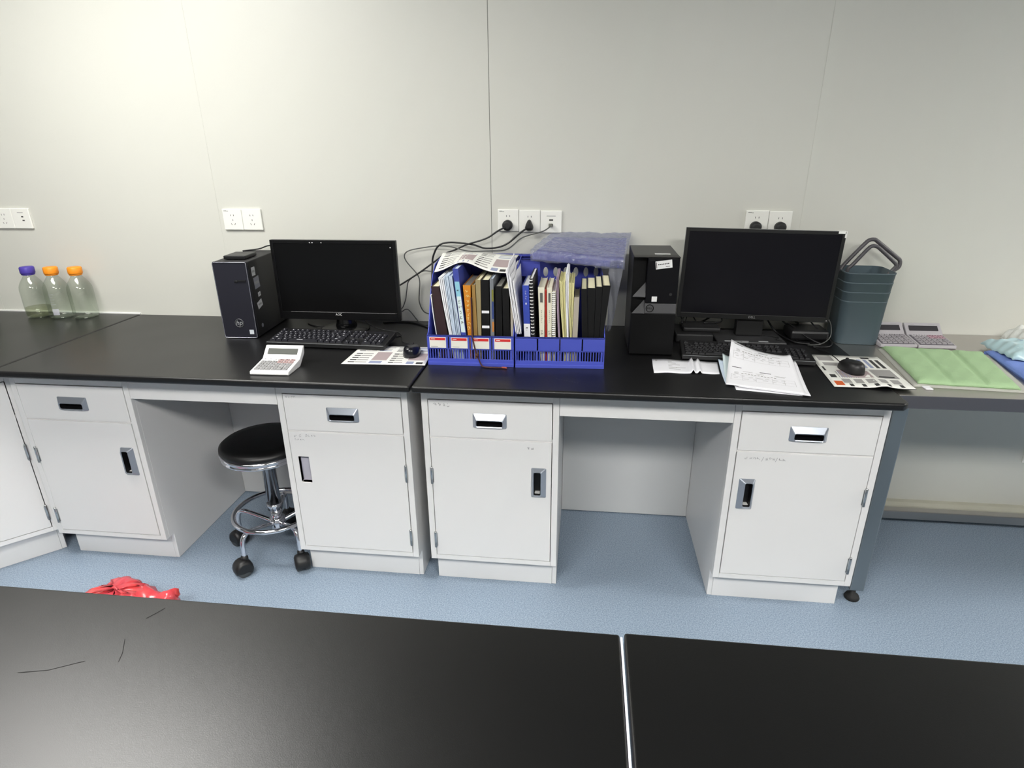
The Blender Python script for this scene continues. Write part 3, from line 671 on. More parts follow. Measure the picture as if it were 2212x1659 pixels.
keyboard('black keyboard with pale legends in front of the left monitor',(.158,-.424,H+.0045),R(-1.6),.468,.150,BLK,KB,KL)
keyboard('black keyboard half hidden behind the paper stack, right computer',(1.700,-.432,H+.002),R(-4),.44,.145,BLK,mat('key_black2',(22,22,25),.45),mat('key_legend2',(90,90,95),.6))

# ------------------------------------------------------------------ mouse pads and mice
def bil(P,bump=None):
    P=[Vector(p) for p in P]
    def S(u,v):
        p=P[0]*(1-u)*(1-v)+P[1]*u*(1-v)+P[2]*u*v+P[3]*(1-u)*v
        return p+Vector((0,0,bump(u,v))) if bump else p
    return S
def pad_print(S,seed=1,variant=0):
    m=MB(); rnd=random.Random(seed); o=.0002
    if variant==0:
        def lines(u0,u1,v0,v1,n,head=True):
            for k in range(n):
                v=v1-(k+.5)*(v1-v0)/n; hh=(v1-v0)/n*.2
                if head: m.patch(S,u0,u0+(u1-u0)*.35,v-hh,v+hh,o,0,2,1); m.patch(S,u0+(u1-u0)*.38,u1-rnd.uniform(0,.2)*(u1-u0),v-hh*.9,v+hh*.9,o,1,2,1)
                else: m.patch(S,u0,u1-rnd.uniform(0,.2)*(u1-u0),v-hh,v+hh,o,rnd.choice((1,4)),2,1)
        lines(.05,.28,.06,.62,5); m.patch(S,.31,.50,.22,.66,o,2,4,3); m.patch(S,.31,.46,.06,.18,o,4,2,1); 
        lines(.54,.72,.06,.62,5); m.patch(S,.76,.97,.24,.62,o,2,4,3); m.patch(S,.76,.85,.05,.18,o,4,2,1); m.patch(S,.88,.96,.05,.15,o,0,2,1)
        lines(.05,.28,.68,.95,3); lines(.31,.5,.70,.95,3,False); lines(.54,.74,.68,.95,4); lines(.77,.97,.68,.95,3,False)
    else:
        m.patch(S,.05,.16,.05,.17,o,3,2,2)
        for k in range(5): m.patch(S,.22+k*.155,.27+k*.155,.03,.10,o,0,1,1); m.patch(S,.17+k*.155,.28+k*.155,.12,.24,o,1,2,1)
        m.patch(S,.06,.14,.27,.36,o,0,1,1); m.patch(S,.04,.07,.47,.60,o,0,1,1); m.patch(S,.20,.62,.28,.50,o,2,3,2)
        for k in range(9): m.patch(S,.17+k*.03,.183+k*.03,.27,.46,o,4 if k%2 else 1,1,1)
        m.patch(S,.66,.95,.28,.55,o,1,3,2); m.patch(S,.66,.9,.30,.34,o,0,1,1)
        m.patch(S,.1,.5,.64,.74,o,1,3,1); m.patch(S,.08,.30,.80,.94,o,1,3,1); m.patch(S,.4,.6,.60,.66,o,2,2,1)
        for k in range(5): m.patch(S,.55+k*.085,.60+k*.085,.60,.88,o,rnd.choice((1,0,4,2)),1,2)
        m.patch(S,.72,.84,.90,.96,o,0,1,1)
    return m
PM=[INK,INKG,INKP,INKR,INKB]
def pad(label,S,seed,variant,nu=14,nv=10,th=.002):
    xs=Vector(S(.5,.5)); t=thing('mouse_pad',label,'mouse pad',(xs.x,xs.y,S(0,0)[2]-th))
    obj('pad_sheet',MB().sheet(S,nu,nv,th,0,mb=1),[PADW,PADB],t)
    obj('print',pad_print(S,seed,variant),PM,t)
    return t
pad('white mouse pad printed with grey text blocks, left computer, under the small mouse',bil([(.519,-.592,H+.0022),(.815,-.580,H+.0022),(.800,-.375,H+.0022),(.520,-.385,H+.0022)]),4,0)
def pb(u,v): return .007*math.exp(-((u-.62)/.1)**2)*max(0,1-v*2.2)+.004*u*(1-v)
pad('white printed mouse pad with an orange block, right computer, overhanging the worktop end',bil([(2.130,-.655,H+.0022),(2.362,-.665,H+.0022),(2.385,-.345,H+.0022),(2.158,-.335,H+.0022)],pb),9,1)
def mouse(label,loc,rz,L=.108,Wd=.062,Hh=.036,m=BLK):
    t=thing('computer_mouse',label,'mouse',loc,rz)
    mb=MB(); loops=[]; n=28
    for k in range(10):
        q=k/9; zz=Hh*math.sin(q*PI/2)**.9; s=math.cos(q*PI/2)**.42 if q<1 else .02
        l=[]
        for i in range(n):
            a=2*PI*i/n; ca,sa=math.cos(a),math.sin(a)
            x=Wd/2*s*math.copysign(abs(ca)**.8,ca); y=L/2*s*math.copysign(abs(sa)**.85,sa)
            z=zz*(1-.20*(y/(L/2))) if k else 0
            l.append(Vector((x,y-.006*q,z)))
        loops.append(l)
    mb.loft(loops,0,True); obj('shell',mb,m,t,world=False)
    w=MB().lathe([(.006,-.003),(.0085,-.002),(.0085,.002),(.006,.003)],0,0,16,M=Matrix.Translation((0,L*.27,Hh*.72))@Matrix.Rotation(PI/2,4,'Y')); obj('wheel',w,RUB,t,world=False)
    return t
t=mouse('small glossy black mouse on the left mouse pad',(.738,-.462,H+.0024),R(6),m=mat('mouse_gloss',(16,17,24),.22))
obj('cable',MB().tube([(.732,-.408,H+.012),(.728,-.39,H+.006),(.70,-.35,H+.003),(.66,-.32,H+.0025),(.64,-.26,H+.0025),(.60,-.2,H+.0025)],.0016,6),CABLE,t)
t=mouse('matte black mouse on the right printed mouse pad',(2.236,-.500,H+.0035),R(8),m=mat('mouse_matte',(24,24,25),.45))
obj('cable',MB().tube([(2.228,-.448,H+.013),(2.226,-.43,H+.010),(2.228,-.38,H+.009),(2.226,-.32,H+.006),(2.20,-.24,H+.0025),(2.15,-.12,H+.0025)],.0016,6),CABLE,t)

# ------------------------------------------------------------------ calculators
def calculator(label,loc,rz,w,body,side,keyc,pink,lcd,lx=1.0):
    t=thing('calculator',label,'calculator',loc,rz,)
    prof=[(0,.003),(.004,.0),(.095,.0),(.140,.034),(.146,.060),(.138,.062),(.098,.026),(.002,.013)]
    obj('body',MB().prism(prof,'x',-w/2,w/2),[body],t,bev=.004,world=False,seg=3)
    def F(y): return .013+(y-.002)*(.013/.096)
    def key(x,y,kw,kd,m,nm='key'):
        z=F(y)
        mb=MB().hexa([(x-kw/2,y-kd/2,z-.001),(x+kw/2,y-kd/2,z-.001),(x+kw/2,y+kd/2,z+.0006),(x-kw/2,y+kd/2,z+.0006),(x-kw/2+.001,y-kd/2+.001,z+.0035),(x+kw/2-.001,y-kd/2+.001,z+.0035),(x+kw/2-.001,y+kd/2-.001,z+.005),(x-kw/2+.001,y+kd/2-.001,z+.005)],0)
        mb.box(x-.0025,x+.0025,y-.001,y+.002,z+.0043,z+.0047,1)
        obj(nm,mb,[m,INK],t,world=False)
    obj('key_panel',MB().hexa([(-w/2+.006,.006,F(.006)+.0001),(w/2-.006,.006,F(.006)+.0001),(w/2-.006,.094,F(.094)+.0001),(-w/2+.006,.094,F(.094)+.0001),(-w/2+.006,.006,F(.006)+.0008),(w/2-.006,.006,F(.006)+.0008),(w/2-.006,.094,F(.094)+.0008),(-w/2+.006,.094,F(.094)+.0008)]),side,t,world=False)
    cw=(w-.018)/6
    for r in range(4):
        for c in range(6):
            if c==4 and r==0: continue
            x=-w/2+.009+cw*(c+.5); y=.018+r*.0165
            if c==4 and r==1: key(x,y-.00825,cw*.86,.029,keyc)
            else: key(x,y,cw*.86,.0125,pink if (c>=3 and r==3) else keyc)
    for c in range(6): key(-w/2+.009+cw*(c+.5),.018+4*.0165-.001,cw*.86,.009,pink if c>=3 else body)
    # display on the raised part
    a,b=Vector((0,.104,.0318)),Vector((0,.134,.0588)); n=Vector((0,-(b-a).z,(b-a).y)).normalized()
    def P(x,s,o): return Vector((x,0,0))+a+(b-a)*s+n*o
    q=[P(-w/2+.014,.22,0),P(w/2-.014,.22,0),P(w/2-.014,.78,0),P(-w/2+.014,.78,0)]
    mb=MB().hexa([p+n*.0004 for p in q]+[p+n*.0016 for p in q]); 
    obj('display',mb,lcd,t,world=False)
    mb=MB(); q=[P(-w/2+.022,.88,.0009),P(-w/2+.036,.88,.0009),P(-w/2+.036,.92,.0009),P(-w/2+.022,.92,.0009)]; mb.add(q,[(0,1,2,3)])
    q=[P(w/2-.045,.88,.0009),P(w/2-.022,.88,.0009),P(w/2-.022,.92,.0009),P(w/2-.045,.92,.0009)]; mb.add(q,[(0,1,2,3)])
    obj('maker_mark',mb,GREYM,t,world=False)
    return t
KW=mat('calc_key_grey',(150,150,150),.5); KP=mat('calc_key_pink',(168,142,140),.5); KG=mat('calc_key_midgrey',(150,146,150),.5); KPG=mat('calc_key_dullpink',(172,140,150),.5)
calculator('white desk calculator with raised display on the black worktop, left of the mouse pad',(.322,-.722,H),R(1.5),.134,WHITE,mat('calc_panel',(205,205,205),.5),KW,KP,LCD)
calculator('grey desk calculator partly hidden behind the slate buckets, left of the grey pair',(2.520,-.205,TS),R(2),.130,GRYC,mat('calc_panel2',(96,92,100),.5),KG,KG,LCDD)
calculator('grey desk calculator with pinkish keys, right of the grey pair on the steel table',(2.653,-.207,TS),R(1),.132,GRYC,MATS['calc_panel2'],KG,KPG,LCDD)

# ------------------------------------------------------------------ glass bottles
def bottle(label,x,y,cap,liquid=0,mark=False,z=H):
    t=thing('glass_bottle',label,'bottle',(x,y,z),0,'laboratory bottles against the wall')
    r=.050
    outer=[(.040,.0005),(.047,.003),(r,.010),(r,.125),(.048,.140),(.040,.158),(.028,.176),(.0215,.186),(.0205,.194)]
    inner=[(a-.0022,b+(.004 if b<.01 else 0)) for a,b in outer][::-1]
    obj('bottle_body',MB().lathe(outer,0,0,48,c0=False,c1=False),GLASS,t,world=False)
    obj('bottle_base',MB().lathe([(.038,.0005),(.044,.0045),(.030,.006),(.001,.0065)],0,0,40,c0=True,c1=False),film('glass_base',(235,240,236),gl=.12,rough=.05),t,world=False)
    obj('neck_ring',MB().lathe([(.0225,.190),(.0255,.192),(.0255,.196),(.0225,.198)],0,0,32,c0=False,c1=False),cap,t,world=False)
    mb=MB(); loops=[]
    for rr,zz in ((.027,.197),(.0275,.200),(.0275,.222),(.025,.2265),(.001,.227)):
        loops.append([Vector(((rr+(.0008 if i%2 and .2<=zz<.223 else 0))*math.cos(2*PI*i/48),(rr+(.0008 if i%2 and .2<=zz<.223 else 0))*math.sin(2*PI*i/48),zz)) for i in range(48)])
    obj('cap',mb.loft(loops),cap,t,world=False)
    if liquid: obj('liquid',MB().lathe([(.044,.0075),(.0472,.012),(.0472,liquid),(.001,liquid)],0,0,40),film('pale_yellow_liquid',(238,239,228),gl=.04,rough=.02,gmax=.3,dif=.03,difc=(200,202,170)),t,world=False)
    m=MB()
    a0=-PI/2+.1
    def arc(a,b,z0,z1,mm=0):
        k=6; m.add([((r+.0004)*math.cos(a+(b-a)*i/k),(r+.0004)*math.sin(a+(b-a)*i/k),zz) for zz in(z0,z1) for i in range(k+1)],[(i,i+1,i+k+2,i+k+1) for i in range(k)],mm)
    if mark:
        arc(a0-.05,a0+.45,.020,.048)
        for q in range(6): arc(a0-.05,a0+(.35 if q%2 else .22),.056+q*.011,.0575+q*.011)
        obj('printed_scale',m,film('scale_print',(235,235,245),gl=.05,rough=.3,dif=.45,difc=(225,225,238)),t,world=False)
    return t
VIO=mat('violet_cap',(74,60,158),.45); ORG=mat('orange_cap',(245,148,30),.45)
bottle('clear glass bottle with violet screw cap and a little pale liquid',-1.105,-.080,VIO,liquid=.046)
bottle('clear empty orange-capped glass bottle, middle one of the three, white scale on it',-.992,-.078,ORG,mark=True)
bottle('clear empty glass bottle with orange cap, rightmost of the three',-.882,-.070,ORG)
t=thing('glass_flask','clear glass flask cut off at the left edge of the picture','flask',(-1.228,-.245,H))
O('flask_body',MB().lathe([(.050,.0005),(.058,.006),(.060,.02),(.056,.06),(.035,.12),(.018,.15),(.018,.2),(.0165,.2),(.0165,.15),(.033,.12),(.054,.06),(.057,.02),(.050,.006)],0,0,40,c1=False),GLASS)

# ------------------------------------------------------------------ blue file boxes
def filebox(label,x0,x1,yf,yb,rz,labels,holes):
    kz=.86 if holes else 1
    wd=x1-x0; dp=yb-yf
    t=thing('file_box',label,'file box',(x0,yf,H),rz)
    m=MB(); 
    m.box(0,wd,0,dp,0.0005,.005)
    m.box(0,wd,-.003,.0,0,.024); m.box(0,wd,-.007,-.003,0,.011); m.box(0,wd,-.0008,.0005,.056,.060); m.box(0,wd,-.0008,.0005,.101,.106)
    for k in range(4): m.box(wd*k/4+.0022,wd*(k+1)/4-.0022,-.0036,.0005,.0595,.1015); m.box(0,wd,-.004,.001,.104,.108); m.box(0,wd,-.004,0,.0,.004)
    n=33
    for i in range(n+1):
        c=wd*i/n; b=.0017 if i%8 else .0035
        m.box(max(0,c-b),min(wd,c+b),-.002,.0005,.024,.056)
    for k in (0,1): m.box(0 if k==0 else wd-.004,.004 if k==0 else wd,-.0035,0,.0,.106)
    obj('front_fence',m,BLUE,t,bev=.0006,world=False)
    side=[(0,.0),(0,.106),(.012,.112),(.025,.125),(.045,.17),(.08,.235*kz),(.12,.285*kz),(.17,.318*kz),(dp,.33*kz),(dp,.0)]
    for x in (0.0,wd-.003):
        mb=MB().prism(side,'x',x,x+.003); obj('side_panel',mb,BLUE,t,world=False,bev=.0008)
    mb=MB()
    # back with oval holes
    zt=.33; zo0,zo1=.245,.285; nx=8
    if holes:
        pw=wd/nx
        mb.box(0,wd,dp-.003,dp,0,zo0); mb.box(0,wd,dp-.003,dp,zo1,zt)
        for k in range(nx):
            cx=pw*(k+.5)
            ell=[Vector((cx+.009*math.cos(2*PI*i/16+PI/4),0,(zo0+zo1)/2+.018*math.sin(2*PI*i/16+PI/4))) for i in range(16)]
            sq=[]
            for i in range(16):
                a=2*PI*i/16+PI/4; c,s=math.cos(a),math.sin(a); q=1/max(abs(c),abs(s)); sq.append(Vector((cx+pw/2*c*q,0,(zo0+zo1)/2+(zo1-zo0)/2*s*q)))
            for y,fl in ((dp-.003,0),(dp,1)):
                vs=[v+Vector((0,y,0)) for v in sq+ell]; mb.add(vs,[(i,(i+1)%16,16+(i+1)%16,16+i) if not fl else (16+i,16+(i+1)%16,(i+1)%16,i) for i in range(16)])
    else: mb.box(0,wd,dp-.003,dp,0,zt)
    mb.box(0,wd,dp-.016,dp+.001,zt-.006,zt+.001)
    obj('back_panel',mb,BLUED,t,world=False)
    if holes:
        obj('top_rail',MB().box(0.004,.075,dp-.075,dp-.060,.262,.322).box(.004,wd-.004,dp-.075,dp-.062,.315,.322),BLUED,t,world=False,bev=.001)
    if labels:
        for k in range(4):
            c=wd*(k+.5)/4; m=MB().box(c-.0285,c+.0285,-.0043,-.0036,.062,.100,0); m.box(c-.026,c+.026,-.0047,-.0043,.089,.098,1); m.box(c-.0225,c-.009,-.0050,-.0047,.0925,.0945,0)
            if k<2: m.box(c-.024,c+.0,-.0046,-.0043,.066,.0675,2)
            o=obj('name_label',m,[mat('label_offwhite',(228,226,216),.5),REDS,GREYM],t,world=False); o['label']='white label with a red header'
    return t
filebox('blue plastic file box with four red-headed labels, left of the two',.8235,1.1215,-.560,-.235,R(.5),True,False)
filebox('blue plastic file box without labels, right of the two, dark notebooks in it',1.1270,1.4265,-.560,-.235,R(2.5),False,True)

def book(name,label,b0,b1,t0,t1,zt,cover,page,dp=.19,y=-.533,cat='book',group=None,soft=False,zt2=None,cth=.0016,tops=0,marks=None):
    """b0..b1: x of the spine at fence height .945; t0..t1 at the top zt"""
    z0=H+.0062; k=(z0-.945)/(zt-.945); kb=max(k,-.8)
    xb0=b0+(t0-b0)*k; xb1=b1+(t1-b1)*k
    if xb1-xb0<.004: xb1=xb0+.004
    t=thing(name,label,cat,((xb0+xb1)/2,y+dp/2,z0),0,group)
    def X(s,z): # s 0..1
        q=(z-z0)/(zt-z0); return (xb0+(t0-xb0)*q)*(1-s)+(xb1+(t1-xb1)*q)*s
    def blk(mb,s0,s1,ya,yb,za,zb,m=0,dx0=0,dx1=0):
        mb.hexa([(X(s0,za)+dx0,ya,za),(X(s1,za)-dx1,ya,za),(X(s1,za)-dx1,yb,za),(X(s0,za)+dx0,yb,za),(X(s0,zb)+dx0,ya,zb),(X(s1,zb)-dx1,ya,zb),(X(s1,zb)-dx1,yb,zb),(X(s0,zb)+dx0,yb,zb)],m)
    th=min(cth,(t1-t0)*.2)
    mb=MB(); blk(mb,0,1,y,y+th,z0,zt); 
    W=t1-t0
    e=th/W
    blk(mb,0,e,y+th,y+dp,z0,zt); blk(mb,1-e,1,y+th,y+dp,z0,zt)
    obj('cover',mb,cover,t,bev=.0006)
    mb=MB(); blk(mb,e,1-e,y+th,y+dp-.003,z0+.001,zt-(.001 if soft else .0035),0,.0001,.0001)
    obj('pages',mb,page,t)
    return t,X
def sheaf(label,b0,b1,t0,t1,zt,n,m,dp=.19,y=-.533,cat='papers',group=None,name='paper_sheaf',wob=.0012,seed=1):
    z0=H+.0062; k=(z0-.945)/(zt-.945); xb0=b0+(t0-b0)*k; xb1=b1+(t1-b1)*k
    rnd=random.Random(seed); mb=MB()
    for i in range(n):
        s0=(i+.12)/n; s1=(i+.88)/n; j=rnd.uniform(-.004,.004); jz=rnd.uniform(-.006,.0); L=[]
        for q in range(9):
            f=q/8; z=z0+(zt+jz-z0)*f; a=(xb0+(t0-xb0)*f); b=(xb1+(t1-xb1)*f); c=wob*math.sin(f*PI*2+i)*math.sin(f*PI)
            xa=a+(b-a)*s0+c; xc=a+(b-a)*s1+c
            L.append([(xa,y+j+.003,z),(xc,y+j+.003,z),(xc,y+j+dp,z),(xa,y+j+dp,z)])
        mb.loft(L,0,False)
    return single(name,mb,m,label,cat,group)
MAROON=mat('maroon_cover',(46,26,30),.5); BKC=mat('black_cover',(9,9,10),.5,spec=.3); ORB=mat('orange_cover',(204,128,30),.45); BIND=mat('blue_binder',(62,74,158),.45)
TAN=mat('tan_cover',(150,116,60),.6); KRAFT=mat('kraft_cover',(150,136,100),.6); MAGC=mat('magazine_cover',(120,124,130),.35); CREAMC=mat('cream_cover',(222,218,198),.5)
GREYC=mat('grey_page_edge',(170,168,160),.8,var=.06,vscale=400); YEL=mat('yellow_paper',(224,218,160),.8,var=.08,vscale=300); TAUPE=mat('taupe_cover',(168,160,146),.6)
REDC=mat('red_spine',(160,34,22),.5); BLC=mat('blue_cover',(52,72,170),.45)
sheaf('thin white sheet standing at the left end of the left file box',.8475,.8505,.836,.840,1.079,1,PAPER,dp=.16)
book('notebook','dark maroon hardcover book at the left end of the left file box',.853,.889,.840,.867,1.108,MAROON,CREAM,dp=.18)
sheaf('white ring of loose folders with pale blue tops beside the maroon book',.893,.905,.866,.884,1.140,3,PAPER,dp=.2,seed=3)
sheaf('thin bluish-white paper folders just left of the blue binder',.906,.934,.886,.913,1.147,6,PAPB,dp=.2,seed=4)
t,X=book('ring_binder','blue ring binder with a white spine label, tallest in the left file box',.937,.954,.916,.935,1.168,BIND,PAPB,dp=.21,cth=.002)
mb=MB(); yl=-.5336
for za,zb,mi in ((1.125,1.075,0),(1.075,.95,1)):
    mb.add([(X(.08,za),yl,za),(X(.08,zb),yl,zb),(X(.92,zb),yl,zb),(X(.92,za),yl,za)],[(0,1,2,3)],mi)
strokes(mb,41,0,1.062,5,.012,yl-.0003,1.5,True,m=2,X=lambda x,z:X(.5,z)-.006+x); strokes(mb,42,0,1.100,1,.012,yl-.0003,1.5,True,m=2,X=lambda x,z:X(.5,z)-.006+x)
obj('spine_label',mb,[mat('cyan_label',(140,196,214),.5),mat('pale_label',(214,230,230),.5),INK],t)
t,X=book('book','orange book with yellow spine writing, right of the blue binder',.960,.972,.949,.975,1.113,ORB,GREYC,dp=.19)
mb=MB(); strokes(mb,51,0,1.098,9,.0125,-.5339,1.25,True,w=.0014,X=lambda x,z:X(.5,z)-.006+x); obj('spine_print',mb,mat('yellow_print',(240,220,150),.6),t)
book('book','narrow tan book just right of the orange book',.981,.994,.979,.990,1.115,TAN,GREYC,dp=.19)
book('book','kraft coloured book with bright cream page edges in the left file box',.996,1.007,.992,1.009,1.132,KRAFT,CREAM,dp=.19)
t,X=book('notebook','black notebook with two white bands round its spine',1.010,1.036,1.0105,1.037,1.132,BKC,CREAM,dp=.18)
mb=MB()
for z in (1.024,.972):
    mb=MB().add([(X(.02,z-.005),-.5338,z-.005),(X(.98,z-.005),-.5338,z-.005),(X(.98,z+.004),-.5338,z+.004),(X(.02,z+.004),-.5338,z+.004)],[(0,1,2,3)]); obj('white_band',mb,PAPER,t)
t,X=book('magazine','thin grey magazine with a multicoloured spine in the left file box',1.039,1.052,1.040,1.052,1.136,MAGC,PAPB,dp=.2)
mb=MB()
for za,zb,mi in ((1.10,1.06,0),(1.06,1.0,1),(.99,.955,2)): mb.add([(X(.5,zb),-.5338,zb),(X(.98,zb),-.5338,zb),(X(.98,za),-.5338,za),(X(.5,za),-.5338,za)],[(0,1,2,3)],mi)
obj('spine_print',mb,[mat('olive_print',(120,120,40),.5),mat('navy_print',(40,60,120),.5),mat('ochre_print',(190,120,50),.5)],t)
book('notebook','black hardcover notebook right of the grey magazine',1.056,1.080,1.058,1.079,1.112,BKC,GREYC,dp=.18)
book('notebook','black hardcover notebook at the right end of the left file box',1.083,1.106,1.081,1.102,1.105,BKC,CREAM,dp=.17)
book('booklet','thin beige booklet in the right corner of the left file box',1.109,1.117,1.108,1.116,1.077,TAUPE,CREAM,dp=.15)
# envelopes leaning over the gap
for i in range(4):
    b0=1.130+i*.0052; t0=1.097+i*.0075; z1=1.168-i*.012
    mb=MB(); L=[]; z0=.950 if True else 0
    def S_(u,v,b0=b0,t0=t0,z1=z1,i=i):
        z=.953+(z1-.953)*v; x=b0+(t0-b0)*v+.0022*math.sin(u*9+i*2)*v+.010*max(0,v-.7)*u
        return (x,-.545+.20*u+.0*v,z+.022*u*v)
    mb.sheet(S_,12,10,.0022,0); mb.patch(S_,.05,.95,.74,.76,.0006,1,6,1)
    single('envelope',mb,[PAPER,PAPB],['white paper envelope, leftmost of the fan standing between the two file boxes','white paper envelope, second from the left in the fan between the file boxes','white paper envelope, third from the left in the fan between the file boxes','white paper envelope, rightmost of the fan between the file boxes'][i],'envelope','envelopes wedged between the file boxes')
# right box
t,X=book('book','blue paperback with a white foot on its spine, leftmost book of the right file box',1.1545,1.1755,1.148,1.1695,1.116,BLC,PAPER,dp=.19)
mb=MB(); mb.add([(X(.0,.986),-.5338,.986),(X(.0,.93),-.5338,.93),(X(1,.93),-.5338,.93),(X(1,.986),-.5338,.986)],[(0,1,2,3)],0)
strokes(mb,61,0,1.098,4,.006,-.5340,1.3,True,m=0,X=lambda x,z:X(.5,z)-.003+x); mb.box(X(.5,1.06)-.002,X(.5,1.06)+.002,-.5341,-.5337,1.052,1.058,0); strokes(mb,62,0,.975,1,.012,-.5341,m=1,X=lambda x,z:X(.5,z)-.006+x)
obj('spine_print',mb,[PAPER,INK],t)
def comb(label,b0,b1,t0,t1,zt,ringm,cover,n,gap):
    t,X=book('spiral_notebook',label,b0,b1,t0,t1,zt,cover,PAPER,dp=.2,y=-.528)
    mb=MB()
    for i in range(n):
        z=.950+(zt-.955)*i/(n-1); cx=X(.42,z); r=(t1-t0)*.42
        mb.tube([(cx+r*math.cos(a),-.529+r*math.sin(a),z) for a in [PI*2*k/10 for k in range(10)]],.0016 if gap else .0022,5,smooth=False,closed=True)
    obj('binding_rings',mb,ringm,t); return t
comb('grey notebook bound with a black and white comb, in the right file box',1.1785,1.1905,1.171,1.183,1.138,WHITE,BLKM,17,True)
def thickbook(label,b0,b1,t0,t1,zt,seed):
    t,X=book('book',label,b0,b1,t0,t1,zt,CREAMC,CREAMC,dp=.18,cth=.0014)
    mb=MB(); [mb.add([(X(.28,za),-.5340,za),(X(.28,zb),-.5340,zb),(X(.72,zb),-.5340,zb),(X(.72,za),-.5340,za)],[(0,1,2,3)],0) for za,zb in ((1.092,1.060),)]; strokes(mb,seed,0,1.092,5,.0065,-.5341,1.02,True,w=.0012,X=lambda x,z:X(.5,z)-.0032+x); strokes(mb,seed+1,0,1.035,7,.0055,-.5341,1.25,True,X=lambda x,z:X(.5,z)-.0027+x); strokes(mb,seed+2,0,.965,2,.008,-.5341,1.1,True,w=.0012,X=lambda x,z:X(.5,z)-.004+x)
    obj('spine_print',mb,mat('stamp_grey',(92,92,88),.7),t)
thickbook('cream paperback with dark spine writing, left of the red-spined booklet',1.207,1.223,1.200,1.2215,1.110,70)
book('booklet','thin booklet with a bright red spine between the two cream paperbacks',1.2255,1.2315,1.2225,1.2285,1.103,REDC,CREAM,dp=.17)
thickbook('cream paperback with dark spine writing, right of the red-spined booklet',1.2335,1.247,1.2295,1.246,1.110,80)
comb('notebook bound with a white comb beside the right cream paperback',1.2495,1.2605,1.2475,1.2585,1.098,WHITE,CREAMC,22,False)
sheaf('thin lilac folder in the middle of the right file box',1.268,1.276,1.2595,1.267,1.150,2,mat('lilac_folder',(160,140,160),.7),dp=.16,seed=7)
sheaf('stack of yellowish sheets, left of the tall white leaf',1.284,1.2965,1.2690,1.2885,1.134,6,YEL,dp=.17,seed=8,name='paper_stack')
sheaf('tall white leaves standing between the two yellowish stacks',1.2975,1.3055,1.289,1.2995,1.158,3,PAPER,dp=.19,seed=9)
sheaf('stack of yellowish sheets, right of the tall white leaf',1.3075,1.3155,1.3005,1.319,1.131,5,YEL,dp=.17,seed=10,name='paper_stack')
book('book','short taupe book left of the black notebooks in the right file box',1.3175,1.3345,1.3200,1.3365,1.079,TAUPE,TAUPE,dp=.15)
for i,(a,b,c,d_,z,l) in enumerate(((1.349,1.3695,1.3415,1.3600,1.108,'black leather notebook, leftmost of the four leaning in the right file box'),(1.3705,1.3885,1.3610,1.3880,1.111,'black leather notebook, second from the left of the four in the right file box'),(1.3895,1.4065,1.3890,1.4100,1.116,'black leather notebook, third from the left of the four in the right file box'),(1.4075,1.4195,1.4110,1.4365,1.120,'black leather notebook, rightmost and most tilted of the four'))):
    book('notebook',l,a,b,c,d_,z,BKC,CREAM,dp=.19,group='black notebooks in the right file box')

# printed pad draped over the left box
def SD(u,v):
    x=.836+(1.090-.836)*u; hump=.036*math.exp(-((u-.40)/.26)**2)
    front=1.138+hump+.008*u-.004*u*u; back=1.176+.004*math.sin(u*5)
    y=-.462+.20*v; z=front*(1-v)+back*v+.004*math.sin(v*PI)
    return (x+.012*(v)*(1-u)*-1+.02*v*u,y,z)
pad('white printed mouse pad draped in an arch over the books of the left file box',SD,13,0,nu=24,nv=10)

# plastic wrapped folded box on top
t=thing('wrapped_file_box','folded blue file box in clear plastic lying on top of the right file box','file box',(1.33,-.2,1.165))
A=[(1.164,-.328,1.188),(1.483,-.332,1.160),(1.512,-.035,1.206),(1.226,-.035,1.206)]
lo=[Vector(p)-Vector((0,0,.022)) for p in A]
obj('folded_box',MB().hexa(lo+[Vector(p) for p in A]),BLUE,t,bev=.003)
rnd=random.Random(5)
def wob(x,y,k=0): return .0016*math.sin(x*70+k)+.0018*math.sin(y*55+x*30+k*2)+.0022*abs(math.sin(x*90-y*140))
SB=bil([(1.158,-.337,1.1905),(1.490,-.342,1.163),(1.530,-.012,1.209),(1.220,-.012,1.209)])
mb=MB(); n1,n2=34,20
def ST(u,v):
    p=SB(u,v); q=Vector(p); q.z+=.012+wob(q.x,q.y); return q
mb.sheet(ST,n1,n2,.0006)
def SF(u,v): # front hanging edge
    p=Vector(ST(u,0)); return p+Vector((.002*math.sin(u*60),-.004*math.sin(v*3)-.003*math.sin(u*45),-.040*(1-v)))
mb.sheet(SF,n1,4,.0006)
obj('plastic_bag',mb,film('clear_bag',(226,228,240),gl=.08,rough=.06,gmax=.4,dif=.11,difc=(215,218,235),bump=1,bscale=34),t)
def SR(u,v): # loose front corner of the bag hanging down at the right
    xl=1.437+.004*math.sin(v*7); xr=1.452+.036*v**.8
    return (xl+(xr-xl)*u,-.338+.02*(1-v)+.005*math.sin(u*8+v*10),.905+(1.168-.905)*v)
obj('plastic_flap',MB().sheet(SR,8,20,.0006),film('clear_flap',(244,245,248),gl=.05,rough=.12,gmax=.3,dif=.22,difc=(190,192,202),bump=.6,bscale=40),t)
single('transparent_sleeve',MB().box(1.4335,1.4365,-.50,-.235,H+.001,1.10),film('blue_tinted_sleeve',(150,170,215),gl=.2,rough=.15,dif=.3,difc=(90,110,170)),'bluish see-through sleeve standing against the right side of the right file box','sleeve') if False else None
